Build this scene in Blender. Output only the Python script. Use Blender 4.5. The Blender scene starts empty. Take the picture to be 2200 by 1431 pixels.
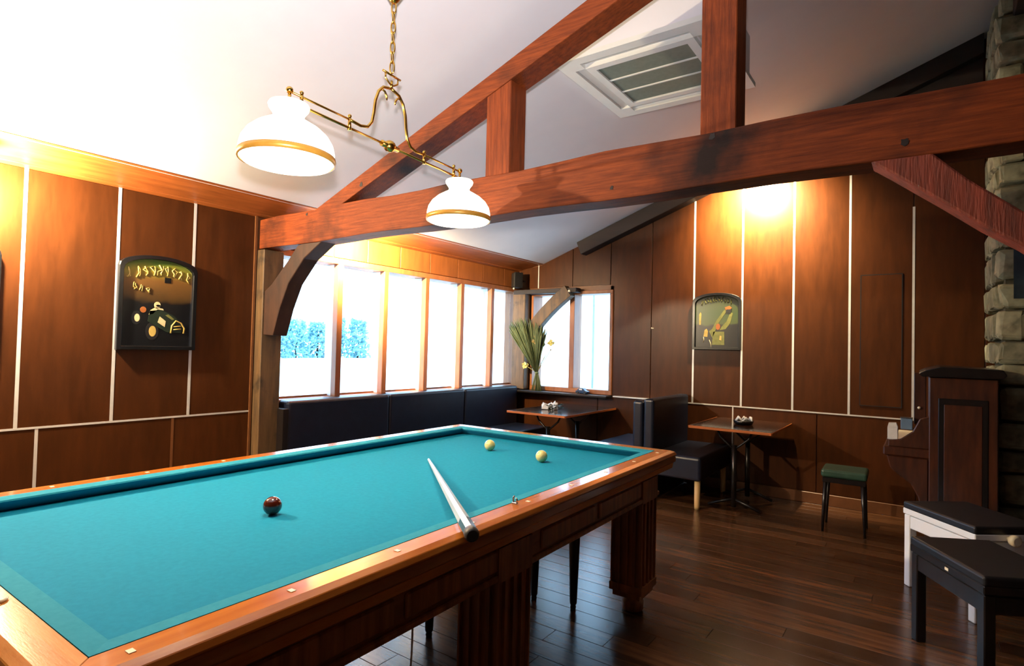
import bpy, bmesh, math, random
from mathutils import Vector, Matrix
random.seed(7)
SC = bpy.context.scene
COL = SC.collection
R2 = math.radians

# ------------------------------------------------------------------ camera
F_PX, YAW, PITCH, ROLL, CAM_H = 1235.24, -0.62202, 0.02497, -0.0242, 1.37
def make_camera():
    cd = bpy.data.cameras.new('camera')
    cd.sensor_width = 36.0; cd.sensor_fit = 'HORIZONTAL'
    cd.lens = F_PX / 2200.0 * 36.0
    cd.clip_start = 0.05; cd.clip_end = 200
    f = Vector((math.sin(YAW) * math.cos(PITCH), math.cos(YAW) * math.cos(PITCH), math.sin(PITCH)))
    r = Vector((math.cos(YAW), -math.sin(YAW), 0)); d = f.cross(r)
    c, s = math.cos(ROLL), math.sin(ROLL)
    r2 = c * r + s * d; d2 = -s * r + c * d
    u = -d2; b = -f
    o = bpy.data.objects.new('camera', cd); COL.objects.link(o)
    o.matrix_world = Matrix(((r2.x, u.x, b.x, 0), (r2.y, u.y, b.y, 0), (r2.z, u.z, b.z, CAM_H), (0, 0, 0, 1)))
    SC.camera = o
make_camera()

# ------------------------------------------------------------------ world, large lights, exposure
W = bpy.data.worlds.new('overcast_sky'); SC.world = W; W.use_nodes = True
bg = W.node_tree.nodes['Background']
bg.inputs['Color'].default_value = (0.42, 0.70, 1.0, 1); bg.inputs['Strength'].default_value = 8.0
SC.view_settings.view_transform = 'Standard'; SC.view_settings.look = 'None'
SC.view_settings.exposure = 0.0; SC.view_settings.gamma = 1.0; SC.view_settings.use_curve_mapping = False

def light(name, kind, loc, energy, color=(1, 1, 1), size=0.03, aim=None, angle=60, blend=0.5):
    ld = bpy.data.lights.new(name, kind); ld.energy = energy; ld.color = color
    ld.shadow_soft_size = size
    if kind == 'SPOT':
        ld.spot_size = R2(angle); ld.spot_blend = blend
    o = bpy.data.objects.new(name, ld); COL.objects.link(o); o.location = loc
    if aim is not None:
        o.rotation_euler = (Vector(aim) - Vector(loc)).to_track_quat('-Z', 'Y').to_euler()
    return o
# the photographer's flash: the shadows on the ceiling place it just above the camera
light('photo_flash', 'SPOT', (0.0, -0.02, 1.50), 520, (1.0, 0.94, 1.0), 0.03, (-2.1, 1.15, 3.35), 100, 1.0)

# ------------------------------------------------------------------ materials
def srgb(r, g, b):
    def c(v):
        v /= 255.0
        return v / 12.92 if v <= 0.04045 else ((v + 0.055) / 1.055) ** 2.4
    return (c(r), c(g), c(b), 1)

MATS = {}
def base_mat(name, color, rough=0.5, metal=0.0, spec=0.5, coat=0.0):
    m = bpy.data.materials.new(name); m.use_nodes = True
    b = m.node_tree.nodes['Principled BSDF']
    b.inputs['Base Color'].default_value = color
    b.inputs['Roughness'].default_value = rough
    b.inputs['Metallic'].default_value = metal
    b.inputs['Specular IOR Level'].default_value = spec
    b.inputs['Coat Weight'].default_value = coat
    b.inputs['Coat Roughness'].default_value = 0.08
    MATS[name] = m
    return m, m.node_tree, b

def link(nt, a, b): nt.links.new(a, b)

def noise_mat(name, c1, c2, scale=8, stretch=(1, 1, 1), rough=0.5, bump=0.0, bscale=60, metal=0.0, spec=0.5,
              coat=0.0, rand=0.0, detail=4, stain=None, stain_scale=1.5, stain_lo=0.55, stain_hi=0.75):
    """two-tone stretched noise (grain), optional dark stains, optional tone per object"""
    m, nt, b = base_mat(name, c1, rough, metal, spec, coat)
    N = nt.nodes
    tc = N.new('ShaderNodeTexCoord'); mp = N.new('ShaderNodeMapping'); mp.inputs['Scale'].default_value = stretch
    link(nt, tc.outputs['Object'], mp.inputs['Vector'])
    oi = N.new('ShaderNodeObjectInfo')
    if rand:
        ad = N.new('ShaderNodeVectorMath'); ad.operation = 'ADD'
        ml = N.new('ShaderNodeVectorMath'); ml.operation = 'SCALE'; ml.inputs['Scale'].default_value = 37.0
        cb = N.new('ShaderNodeCombineXYZ')
        for i in range(3): link(nt, oi.outputs['Random'], cb.inputs[i])
        link(nt, cb.outputs[0], ml.inputs[0]); link(nt, mp.outputs[0], ad.inputs[0]); link(nt, ml.outputs[0], ad.inputs[1])
        vec = ad.outputs[0]
    else:
        vec = mp.outputs[0]
    nz = N.new('ShaderNodeTexNoise'); nz.inputs['Scale'].default_value = scale; nz.inputs['Detail'].default_value = detail
    nz.inputs['Roughness'].default_value = 0.6
    link(nt, vec, nz.inputs['Vector'])
    rp = N.new('ShaderNodeValToRGB')
    rp.color_ramp.elements[0].position = 0.32; rp.color_ramp.elements[0].color = c1
    rp.color_ramp.elements[1].position = 0.68; rp.color_ramp.elements[1].color = c2
    link(nt, nz.outputs['Fac'], rp.inputs['Fac'])
    out = rp.outputs['Color']
    if rand:
        mr = N.new('ShaderNodeMapRange'); mr.inputs['To Min'].default_value = 1.0 - rand; mr.inputs['To Max'].default_value = 1.0 + rand
        link(nt, oi.outputs['Random'], mr.inputs['Value'])
        hs = N.new('ShaderNodeHueSaturation'); link(nt, mr.outputs[0], hs.inputs['Value']); link(nt, out, hs.inputs['Color'])
        out = hs.outputs['Color']
    if stain is not None:
        n2 = N.new('ShaderNodeTexNoise'); n2.inputs['Scale'].default_value = stain_scale; n2.inputs['Detail'].default_value = 6
        link(nt, tc.outputs['Object'], n2.inputs['Vector'])
        r2 = N.new('ShaderNodeMapRange'); r2.inputs['From Min'].default_value = stain_lo; r2.inputs['From Max'].default_value = stain_hi
        link(nt, n2.outputs['Fac'], r2.inputs['Value'])
        mx = N.new('ShaderNodeMix'); mx.data_type = 'RGBA'; mx.inputs[7].default_value = stain
        link(nt, r2.outputs[0], mx.inputs[0]); link(nt, out, mx.inputs[6])
        out = mx.outputs[2]
    link(nt, out, b.inputs['Base Color'])
    if bump:
        bn = N.new('ShaderNodeTexNoise'); bn.inputs['Scale'].default_value = bscale; bn.inputs['Detail'].default_value = 3
        link(nt, vec, bn.inputs['Vector'])
        bp = N.new('ShaderNodeBump'); bp.inputs['Strength'].default_value = bump; bp.inputs['Distance'].default_value = 0.01
        link(nt, bn.outputs['Fac'], bp.inputs['Height']); link(nt, bp.outputs[0], b.inputs['Normal'])
    return m

noise_mat('panel', srgb(57, 29, 10), srgb(71, 37, 14), 3.0, (6, 6, 1), 0.34, 0.02, 90, rand=0.06, spec=0.22)
noise_mat('cornice', srgb(128, 66, 26), srgb(160, 88, 38), 3.0, (8, 1, 8), 0.42, 0.05, 40, rand=0.05)
noise_mat('pelmet', srgb(128, 72, 30), srgb(150, 86, 38), 3.0, (6, 6, 1), 0.4, 0.02, 60, rand=0.06)
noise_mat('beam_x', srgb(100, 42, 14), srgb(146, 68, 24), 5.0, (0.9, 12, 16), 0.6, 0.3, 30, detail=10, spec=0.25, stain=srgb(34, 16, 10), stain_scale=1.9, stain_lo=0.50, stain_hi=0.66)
noise_mat('beam_z', srgb(100, 42, 14), srgb(144, 66, 24), 5.0, (16, 12, 0.9), 0.6, 0.3, 30, detail=10, spec=0.25, stain=srgb(40, 18, 10), stain_scale=2.4, stain_lo=0.54, stain_hi=0.72)
noise_mat('beam_rough', srgb(160, 72, 50), srgb(100, 48, 34), 3.0, (8, 4, 1), 0.6, 0.35, 18, stain=srgb(30, 14, 10), stain_scale=3, stain_lo=0.56, stain_hi=0.7)
noise_mat('post_old', srgb(70, 52, 32), srgb(104, 78, 46), 3.0, (8, 8, 1), 0.6, 0.1, 40, stain=srgb(30, 22, 14), stain_scale=5, stain_lo=0.55, stain_hi=0.7)
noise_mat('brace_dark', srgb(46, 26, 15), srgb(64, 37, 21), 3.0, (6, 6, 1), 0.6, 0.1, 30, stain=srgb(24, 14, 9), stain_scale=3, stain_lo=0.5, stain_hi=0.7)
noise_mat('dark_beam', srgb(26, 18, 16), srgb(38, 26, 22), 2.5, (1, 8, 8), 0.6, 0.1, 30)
noise_mat('window_wood', srgb(138, 82, 46), srgb(160, 100, 58), 4.0, (6, 6, 1), 0.42, 0.03, 60)
noise_mat('plank', srgb(58, 37, 23), srgb(102, 67, 41), 2.0, (1, 12, 12), 0.22, 0.02, 40, rand=0.5, spec=0.5)
noise_mat('rail', srgb(176, 92, 26), srgb(206, 122, 44), 3.0, (9, 1.0, 9), 0.22, 0.02, 40, coat=0.6)
noise_mat('rail_x', srgb(176, 104, 40), srgb(206, 138, 66), 3.0, (1.0, 9, 9), 0.22, 0.02, 40, coat=0.6)
noise_mat('fascia', srgb(142, 82, 34), srgb(174, 106, 50), 3.0, (9, 1.2, 9), 0.4, 0.04, 40, coat=0.2)
noise_mat('table_dark', srgb(112, 66, 36), srgb(158, 98, 54), 3.0, (9, 1.5, 9), 0.42, 0.05, 40)
noise_mat('table_leg', srgb(112, 66, 36), srgb(176, 112, 60), 3.0, (10, 10, 1), 0.4, 0.04, 40)
noise_mat('cloth', srgb(8, 115, 148), srgb(14, 123, 158), 60, (1, 1, 1), 0.9, 0.05, 900, spec=0.1)
noise_mat('cushion_cloth', srgb(32, 126, 152), srgb(40, 134, 160), 60, (1, 1, 1), 0.9, 0.05, 900, spec=0.1)
noise_mat('ceiling', srgb(226, 224, 226), srgb(232, 230, 231), 2.0, (1, 1, 1), 0.9, 0.0)
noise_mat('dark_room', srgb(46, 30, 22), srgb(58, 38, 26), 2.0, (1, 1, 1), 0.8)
noise_mat('navy_leather', srgb(14, 20, 36), srgb(20, 28, 46), 12, (1, 1, 1), 0.36, 0.05, 180, spec=0.5)
noise_mat('blue_and_lit_navy', srgb(20, 44, 78), srgb(26, 54, 92), 12, (1, 1, 1), 0.36, 0.05, 180)  # blue of the model car, also navy leather with window light painted in
noise_mat('green_leather', srgb(40, 70, 54), srgb(52, 84, 66), 12, (1, 1, 1), 0.45, 0.04, 120)
noise_mat('table_top', srgb(44, 25, 14), srgb(60, 36, 22), 3, (1, 8, 8), 0.12, 0.0, spec=0.5)
noise_mat('table_edge', srgb(170, 92, 40), srgb(190, 108, 52), 4, (1, 1, 8), 0.4)
noise_mat('pale_wood', srgb(196, 160, 104), srgb(214, 180, 124), 4, (8, 8, 1), 0.5)
noise_mat('black_wood', srgb(20, 17, 17), srgb(30, 25, 24), 4, (8, 8, 1), 0.3, spec=0.5)
noise_mat('black_pad', srgb(12, 13, 18), srgb(18, 19, 26), 14, (1, 1, 1), 0.5, 0.03, 150)
noise_mat('organ_wood', srgb(48, 26, 18), srgb(84, 46, 28), 3, (7, 7, 1), 0.36, 0.04, 40)
noise_mat('white_paint', srgb(238, 240, 243), srgb(244, 245, 247), 8, (1, 1, 1), 0.4)
noise_mat('ac_white', srgb(222, 222, 214), srgb(228, 228, 220), 8, (1, 1, 1), 0.5)
noise_mat('ac_grille', srgb(112, 120, 104), srgb(122, 130, 114), 30, (1, 1, 1), 0.6)
noise_mat('ac_dark', srgb(26, 28, 26), srgb(34, 36, 34), 8, (1, 1, 1), 0.7)
noise_mat('strip', srgb(206, 206, 204), srgb(220, 220, 218), 10, (1, 1, 1), 0.35, metal=0.35)
noise_mat('strip_brown', srgb(96, 58, 30), srgb(112, 70, 38), 10, (1, 1, 1), 0.4)
noise_mat('brass', srgb(196, 150, 62), srgb(224, 180, 84), 20, (1, 1, 1), 0.22, metal=1.0)
noise_mat('gilt_band', srgb(200, 138, 48), srgb(216, 156, 62), 20, (1, 1, 1), 0.35, metal=0.3)
noise_mat('gold_paint', srgb(160, 134, 62), srgb(186, 160, 88), 30, (1, 1, 1), 0.45)
noise_mat('cream_paint', srgb(184, 168, 124), srgb(204, 188, 144), 30, (1, 1, 1), 0.5)
noise_mat('orange_paint', srgb(130, 72, 28), srgb(150, 88, 38), 30, (1, 1, 1), 0.5)
noise_mat('olive_paint', srgb(84, 86, 38), srgb(108, 110, 56), 30, (1, 1, 1), 0.5)
noise_mat('steel', srgb(150, 152, 156), srgb(172, 174, 178), 20, (1, 1, 1), 0.25, metal=0.9)
noise_mat('black_plastic', srgb(14, 14, 16), srgb(20, 20, 22), 20, (1, 1, 1), 0.45)
noise_mat('frame_black', srgb(12, 13, 15), srgb(18, 19, 22), 10, (1, 1, 1), 0.25, spec=0.6)
noise_mat('ball_yellow', srgb(222, 204, 130), srgb(228, 212, 142), 6, (1, 1, 1), 0.12, coat=0.5)
noise_mat('ball_red', srgb(64, 16, 8), srgb(96, 30, 14), 10, (1, 1, 1), 0.08, coat=0.8)
noise_mat('cue_maple', srgb(196, 198, 204), srgb(214, 214, 218), 4, (8, 8, 1), 0.25, coat=0.5)
noise_mat('cue_dark', srgb(66, 58, 56), srgb(90, 80, 76), 4, (8, 8, 1), 0.2, coat=0.5)
noise_mat('rubber', srgb(30, 28, 28), srgb(40, 38, 38), 10, (1, 1, 1), 0.5)
noise_mat('ivory', srgb(236, 222, 190), srgb(242, 232, 206), 10, (1, 1, 1), 0.3)
noise_mat('straw', srgb(62, 78, 48), srgb(98, 108, 72), 30, (1, 1, 0.3), 0.7, rand=0.2)
noise_mat('stem_green', srgb(76, 90, 54), srgb(116, 122, 80), 40, (1, 1, 0.2), 0.7)
noise_mat('petal_yellow', srgb(170, 158, 74), srgb(206, 196, 118), 30, (1, 1, 1), 0.6)
noise_mat('leaf_dark', srgb(26, 44, 28), srgb(46, 66, 38), 30, (1, 1, 1), 0.5)
noise_mat('petal_brown', srgb(112, 92, 44), srgb(146, 124, 66), 30, (1, 1, 1), 0.6)
noise_mat('car_green', srgb(16, 28, 20), srgb(26, 40, 28), 20, (1, 1, 1), 0.4)
noise_mat('paper', srgb(224, 224, 222), srgb(234, 234, 232), 30, (1, 1, 1), 0.7)
noise_mat('blue_card', srgb(96, 122, 150), srgb(116, 142, 168), 6, (1, 1, 1), 0.3)
noise_mat('stone', srgb(112, 112, 88), srgb(176, 172, 138), 5, (1, 1, 1), 0.9, 0.5, 14, rand=0.25, stain=srgb(66, 62, 44), stain_scale=6, stain_lo=0.55, stain_hi=0.75)
noise_mat('mortar', srgb(74, 70, 54), srgb(92, 88, 70), 20, (1, 1, 1), 0.95, 0.3, 60)
noise_mat('teal_cloth', srgb(16, 30, 40), srgb(26, 46, 56), 12, (1, 1, 1), 0.8)
noise_mat('gravel', srgb(214, 214, 210), srgb(234, 234, 230), 60, (1, 1, 1), 0.9)
noise_mat('render_white', srgb(232, 232, 230), srgb(240, 240, 238), 6, (1, 1, 1), 0.9)
noise_mat('hedge', srgb(120, 178, 190), srgb(166, 212, 218), 8, (1, 1, 1), 0.9, rand=0.2)  # pale cyan puts window glare and haze into the foliage colour
noise_mat('hill', srgb(120, 140, 146), srgb(126, 146, 152), 3, (1, 1, 1), 1.0)
noise_mat('post_grey', srgb(126, 136, 146), srgb(138, 146, 154), 3, (1, 1, 1), 0.8)
def emit_mat(name, col, emit, strength):
    m, nt, b = base_mat(name, col, 0.25)
    b.inputs['Emission Color'].default_value = emit; b.inputs['Emission Strength'].default_value = strength
emit_mat('opal_glass', (0.9, 0.88, 0.82, 1), (1.0, 0.86, 0.66, 1), 2.4)
emit_mat('bulb', (1, 1, 1, 1), (1.0, 0.86, 0.62, 1), 12.0)
def glass_mat():
    m = bpy.data.materials.new('window_glass'); m.use_nodes = True; nt = m.node_tree; N = nt.nodes
    N.remove(N['Principled BSDF'])
    tr = N.new('ShaderNodeBsdfTransparent'); tr.inputs[0].default_value = (0.97, 0.985, 0.99, 1)
    gl = N.new('ShaderNodeBsdfGlossy'); gl.inputs['Roughness'].default_value = 0.02
    lw = N.new('ShaderNodeLayerWeight'); lw.inputs['Blend'].default_value = 0.5
    pw = N.new('ShaderNodeMath'); pw.operation = 'POWER'; pw.inputs[1].default_value = 5.0
    fr = N.new('ShaderNodeMath'); fr.operation = 'MULTIPLY_ADD'; fr.inputs[1].default_value = 0.9; fr.inputs[2].default_value = 0.03
    link(nt, lw.outputs['Facing'], pw.inputs[0]); link(nt, pw.outputs[0], fr.inputs[0])
    mx = N.new('ShaderNodeMixShader')
    link(nt, fr.outputs[0], mx.inputs[0]); link(nt, tr.outputs[0], mx.inputs[1]); link(nt, gl.outputs[0], mx.inputs[2])
    link(nt, mx.outputs[0], N['Material Output'].inputs['Surface']); MATS['window_glass'] = m
glass_mat()
def clear_mat():
    m, nt, b = base_mat('crystal', (0.9, 0.95, 0.95, 1), 0.05)
    b.inputs['Transmission Weight'].default_value = 0.8
clear_mat()

# ------------------------------------------------------------------ mesh helpers
class MB:
    def __init__(s): s.v = []; s.f = []; s.sm = []
    def add(s, vs, fs, smooth=False):
        n = len(s.v); s.v += [tuple(v) for v in vs]; s.f += [tuple(i + n for i in f) for f in fs]; s.sm += [smooth] * len(fs); return s
    def box(s, x0, x1, y0, y1, z0, z1, M=None):
        vs = [Vector(p) for p in ((x0, y0, z0), (x1, y0, z0), (x1, y1, z0), (x0, y1, z0), (x0, y0, z1), (x1, y0, z1), (x1, y1, z1), (x0, y1, z1))]
        if M is not None: vs = [M @ v for v in vs]
        return s.add(vs, [(0, 3, 2, 1), (4, 5, 6, 7), (0, 1, 5, 4), (1, 2, 6, 5), (2, 3, 7, 6), (3, 0, 4, 7)])
    def prism(s, poly, axis, a, b):
        """poly: 2-D points; axis 'x': (y,z), 'y': (x,z), 'z': (x,y)"""
        def P(p, t): return {'x': (t, p[0], p[1]), 'y': (p[0], t, p[1]), 'z': (p[0], p[1], t)}[axis]
        n = len(poly)
        vs = [P(p, a) for p in poly] + [P(p, b) for p in poly]
        fs = [tuple(range(n))[::-1], tuple(range(n, 2 * n))] + [(i, (i + 1) % n, n + (i + 1) % n, n + i) for i in range(n)]
        return s.add(vs, fs)
    def loft(s, rings, closed_caps=True, smooth=False):
        n = len(rings[0]); vs = [p for r in rings for p in r]; fs = []
        for k in range(len(rings) - 1):
            for i in range(n):
                j = (i + 1) % n
                fs.append((k * n + i, k * n + j, (k + 1) * n + j, (k + 1) * n + i))
        s.add(vs, fs, smooth)
        if closed_caps:
            m = len(s.v) - len(vs)
            s.f.append(tuple(m + i for i in range(n))[::-1]); s.sm.append(False)
            s.f.append(tuple(m + (len(rings) - 1) * n + i for i in range(n))); s.sm.append(False)
        return s
    def tube(s, pts, r, seg=8, closed=False):
        pts = [Vector(p) for p in pts]; n = len(pts); rings = []
        rs = r if isinstance(r, (list, tuple)) else [r] * n
        up = None
        for i, p in enumerate(pts):
            if closed: t = pts[(i + 1) % n] - pts[i - 1]
            else: t = pts[min(i + 1, n - 1)] - pts[max(i - 1, 0)]
            t.normalize()
            if up is None:
                up = Vector((0, 0, 1)) if abs(t.z) < 0.9 else Vector((1, 0, 0))
            a = t.cross(up)
            if a.length < 1e-6: a = t.cross(Vector((1, 0.3, 0)))
            a.normalize(); b = a.cross(t); b.normalize(); up = b
            rings.append([p + (a * math.cos(2 * math.pi * k / seg) + b * math.sin(2 * math.pi * k / seg)) * rs[i] for k in range(seg)])
        if closed:
            vs = [p for q in rings for p in q]; fs = []
            for k in range(n):
                for i in range(seg):
                    j = (i + 1) % seg; k2 = (k + 1) % n
                    fs.append((k * seg + i, k * seg + j, k2 * seg + j, k2 * seg + i))
            return s.add(vs, fs, True)
        return s.loft(rings, True, True)
    def lathe(s, prof, seg=24, c=(0, 0, 0), smooth=True, caps=True):
        rings = [[Vector((c[0] + r * math.cos(2 * math.pi * k / seg), c[1] + r * math.sin(2 * math.pi * k / seg), c[2] + z)) for k in range(seg)] for r, z in prof]
        return s.loft(rings, caps, smooth)
    def sphere(s, c, r, seg=20, rings=12, sc=(1, 1, 1)):
        prof = []
        rr = [[Vector((c[0] + sc[0] * r * math.sin(math.pi * i / rings) * math.cos(2 * math.pi * k / seg),
                       c[1] + sc[1] * r * math.sin(math.pi * i / rings) * math.sin(2 * math.pi * k / seg),
                       c[2] - sc[2] * r * math.cos(math.pi * i / rings))) for k in range(seg)] for i in range(1, rings)]
        base = len(s.v); n = seg
        s.loft(rr, False, True)
        s.v.append((c[0], c[1], c[2] - sc[2] * r)); b0 = len(s.v) - 1
        s.v.append((c[0], c[1], c[2] + sc[2] * r)); b1 = len(s.v) - 1
        last = base + (rings - 2) * n
        for k in range(n):
            s.f.append((b0, base + (k + 1) % n, base + k)); s.sm.append(True)
            s.f.append((b1, last + k, last + (k + 1) % n)); s.sm.append(True)
        return s
    def mesh(s, name, mat, bevel=0.0, seg=1, fix=True):
        me = bpy.data.meshes.new(name); me.from_pydata(s.v, [], s.f)
        for p, sm in zip(me.polygons, s.sm): p.use_smooth = sm
        bm = bmesh.new(); bm.from_mesh(me)
        if fix: bmesh.ops.recalc_face_normals(bm, faces=bm.faces)
        if bevel > 0:
            es = [e for e in bm.edges if len(e.link_faces) == 2 and e.calc_face_angle(0) > 0.5]
            bmesh.ops.bevel(bm, geom=es, offset=bevel, segments=seg, affect='EDGES', profile=0.5, clamp_overlap=True)
        bm.to_mesh(me); bm.free()
        if mat: me.materials.append(MATS[mat])
        return me
    def obj(s, name, mat, parent=None, bevel=0.0, seg=1, loc=None, rot=None):
        o = bpy.data.objects.new(name, s.mesh(name, mat, bevel, seg)); COL.objects.link(o)
        if parent: o.parent = parent
        if loc is not None: o.location = loc
        if rot is not None: o.rotation_euler = rot
        return o
def B(name, mat, parent, x0, x1, y0, y1, z0, z1, bevel=0.0, seg=1):
    """a box with its origin at its own centre"""
    c = ((x0 + x1) / 2, (y0 + y1) / 2, (z0 + z1) / 2)
    return MB().box(x0 - c[0], x1 - c[0], y0 - c[1], y1 - c[1], z0 - c[2], z1 - c[2]).obj(name, mat, parent, bevel, seg, loc=c)
def inst(src, parent=None, loc=None, rot=None):
    o = src.copy(); COL.objects.link(o)
    if parent is not None: o.parent = parent
    if loc is not None: o.location = loc
    if rot is not None: o.rotation_euler = rot
    return o
def thing(name, label, cat, loc=(0, 0, 0), rz=0.0, group=None):
    o = bpy.data.objects.new(name, None); COL.objects.link(o); o.location = loc; o.rotation_euler = (0, 0, rz)
    o.empty_display_size = 0.1
    return tag(o, label, cat, group)
def tag(o, label, cat, group=None):
    o['label'] = label; o['category'] = cat
    if group: o['group'] = group
    return o
def struct(o, label=None):
    o['kind'] = 'structure'
    if label: o['label'] = label
    return o
def copy_tree(src, parent=None):
    c = src.copy(); COL.objects.link(c); c.parent = parent
    for ch in list(src.children): copy_tree(ch, c)
    return c

XL, YB = -4.20, 5.98          # inner faces of the window wall and of the back wall
XR, YN = 2.20, -1.80          # the unseen right wall and the wall behind the camera
SLOPE = 0.372
def zc(x): return 2.40 + SLOPE * (x + 3.87)

# ================================================================== STRUCTURE
# floor of planks
floor = struct(B('floor', 'dark_room', None, XL - 0.15, XR, YN, YB + 0.15, -0.12, -0.022), 'dark brown polished plank floor')
PW = 0.125
plank_meshes = {}
y = YN; row = 0
while y < YB - 0.01:
    w = min(PW, YB - y); x = XL - random.uniform(0, 1.4)
    while x < XR:
        L = random.choice((1.6, 2.0, 2.4, 2.8))
        a, b = max(x, XL), min(x + L, XR)
        if b - a > 0.05:
            key = (round(b - a, 3), round(w, 3))
            if key not in plank_meshes:
                plank_meshes[key] = MB().box(-(b - a) / 2 + .0006, (b - a) / 2 - .0006, -w / 2 + .0009, w / 2 - .0009, -0.022, 0).mesh('plank', 'plank', 0.0012)
            o = bpy.data.objects.new('plank', plank_meshes[key]); COL.objects.link(o); o.parent = floor
            o.location = (((a + b) / 2) - floor.location.x, (y + w / 2) - floor.location.y, -floor.location.z + random.uniform(-.0006, 0))
        x += L
    y += PW; row += 1

# window wall: backing with the opening, panels, strips
WY0, WY1, WZ0, WZ1 = 2.66, 5.95, 0.90, 2.075
mb = MB()
XB0, XB1 = XL - 0.20, XL - 0.014
mb.box(XB0, XB1, YN, WY0 - 0.02, 0, 2.6)
mb.box(XB0, XB1, WY0 - 0.02, YB + .2, 0, WZ0 - 0.02)
mb.box(XB0, XB1, WY0 - 0.02, YB + .2, WZ1 + 0.02, 2.6)
mb.box(XB0, XB1, WY1 + 0.02, YB + .2, WZ0 - 0.02, WZ1 + 0.02)
wall_left = struct(mb.obj('wall_left', 'strip_brown'), 'stained plywood panel wall with metal joint strips and window band')
G = 0.004
def panel_left(y0, y1, z0, z1, mat='panel'):
    return B('panel', mat, wall_left, XB1 - 0.001, XL, y0 + G, y1 - G, z0 + G, z1 - G, 0.0015)
DADO = 0.835
ys = [-1.79, -1.32, -0.85, -0.38, 0.09, 0.56, 1.03, 1.505, 1.975, 2.435]
for a, b in zip(ys[:-1], ys[1:]): panel_left(a, b, DADO, 2.335)
yl = [-1.79, -1.12, -0.37, 0.38, 1.128, 1.876, 2.435]
for a, b in zip(yl[:-1], yl[1:]): panel_left(a, b, 0.0, DADO)
for yy in ys[1:-1]: B('joint_strip', 'strip', wall_left, XL - 0.010, XL + 0.002, yy - 0.009, yy + 0.009, DADO + .006, 2.335)
B('joint_strip', 'strip_brown', wall_left, XL - 0.010, XL + 0.014, 2.420, 2.436, 0, 2.335)
for yy in (yl[1], yl[2], yl[3], yl[4]): B('joint_strip', 'strip', wall_left, XL - 0.010, XL + 0.002, yy - 0.008, yy + 0.008, 0, DADO - .006)
B('joint_strip', 'strip_brown', wall_left, XL - 0.010, XL + 0.002, yl[5] - 0.008, yl[5] + 0.008, 0, DADO - .006)
B('dado_strip', 'strip', wall_left, XL - 0.010, XL + 0.003, YN, 2.42, DADO - .006, DADO + .006)
# pelmet panels over the window
yp = [2.66, 3.16, 3.53, 3.94, 4.36, 4.80, 5.25, 5.66, 5.97]
for a, b in zip(yp[:-1], yp[1:]): panel_left(a, b, WZ1 + 0.045, 2.335, 'pelmet')
panel_left(2.66, 5.97, 0.0, WZ0 - 0.03)

# cornice soffit between wall and ceiling, three boards
trim_1 = thing('trim_1', 'warm timber cornice soffit running along the window wall', 'trim'); del trim_1['category']; struct(trim_1)
def cornice_board(x0, x1, dz=0.0, th=0.02):
    z0, z1 = 2.34 + (x0 - XL) * 0.2 + dz, 2.34 + (x1 - XL) * 0.2 + dz
    yc = (YN + YB) / 2
    MB().prism([(x0, z0), (x1, z1), (x1, z1 + th), (x0, z0 + th)], 'y', YN - yc, YB - yc).obj('board', 'cornice', trim_1, 0.002, loc=(0, yc, 0))
cornice_board(XL - 0.02, XL + 0.045, -0.006)
cornice_board(XL + 0.048, XL + 0.275)
cornice_board(XL + 0.278, XL + 0.365, -0.004)

# back wall
BX0, BX1, BZ0, BZ1 = -3.955, -2.905, 0.905, 2.015
mb = MB()
Y0b, Y1b = YB + 0.014, YB + 0.20
mb.box(XL - .2, BX0 - 0.02, Y0b, Y1b, 0, 4.3)
mb.box(BX1 + 0.02, XR, Y0b, Y1b, 0, 4.6)
mb.box(BX0 - .02, BX1 + .02, Y0b, Y1b, 0, BZ0 - 0.02)
mb.box(BX0 - .02, BX1 + .02, Y0b, Y1b, BZ1 + 0.02, 4.3)
wall_back = struct(mb.obj('wall_back', 'strip_brown'), 'stained plywood gable wall with pale joint strips')
def panel_back(x0, x1, z0, zt0, zt1=None, mat='panel'):
    zt1 = zt0 if zt1 is None else zt1
    xc = (x0 + x1) / 2
    MB().prism([(x0 + G - xc, z0 + G), (x1 - G - xc, z0 + G), (x1 - G - xc, zt1), (x0 + G - xc, zt0)], 'y', YB, Y0b + 0.001).obj('panel', mat, wall_back, 0.0015, loc=(xc, 0, 0))
xs = [-4.18, -3.90, -3.414, -2.916, -2.421, -1.957, -1.474, -1.009, -0.547, -0.075, 0.40, 0.88, 1.36, 1.84, 2.19]
def roofz(x): return (zc(x) if x < 0.49 else zc(0.49) - SLOPE * (x - 0.49)) - 0.005
for a, b in zip(xs[:-1], xs[1:]):
    zl = 2.11 if b < -2.9 else DADO
    if b < -2.9:
        panel_back(a, b, zl, max(roofz(a), 2.36), max(roofz(b), 2.36))
    elif abs(b - 0.88) < .01:
        panel_back(a, b, zl, roofz(a), roofz(b))
    else:
        panel_back(a, b, zl, roofz(a), roofz(b))
panel_back(BX1 + 0.03, -2.9165, DADO, 2.10)
xl = [-4.18, -3.05, -2.30, -1.55, -0.80, -0.05, 0.70, 1.45, 2.19]
for a, b in zip(xl[:-1], xl[1:]):
    panel_back(a, b, 0.10, DADO)
B('joint_strip', 'strip', wall_back, -3.906, -3.894, YB - 0.002, YB + 0.01, 2.11, 2.40)
for i, xx in enumerate((-1.957, -1.474, -1.009, -0.547, -0.075)):
    B('joint_strip', 'strip', wall_back, xx - 0.009, xx + 0.009, YB - 0.002, YB + 0.010, DADO + .006, roofz(xx) - 0.02 if i < 4 else 2.66)
B('dado_strip', 'strip', wall_back, -2.0, -0.04, YB - 0.003, YB + 0.010, DADO - .006, DADO + .006)
B('joint_strip', 'strip', wall_back, -1.556, -1.544, YB - 0.002, YB + 0.01, 0.1, DADO - .006)
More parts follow.
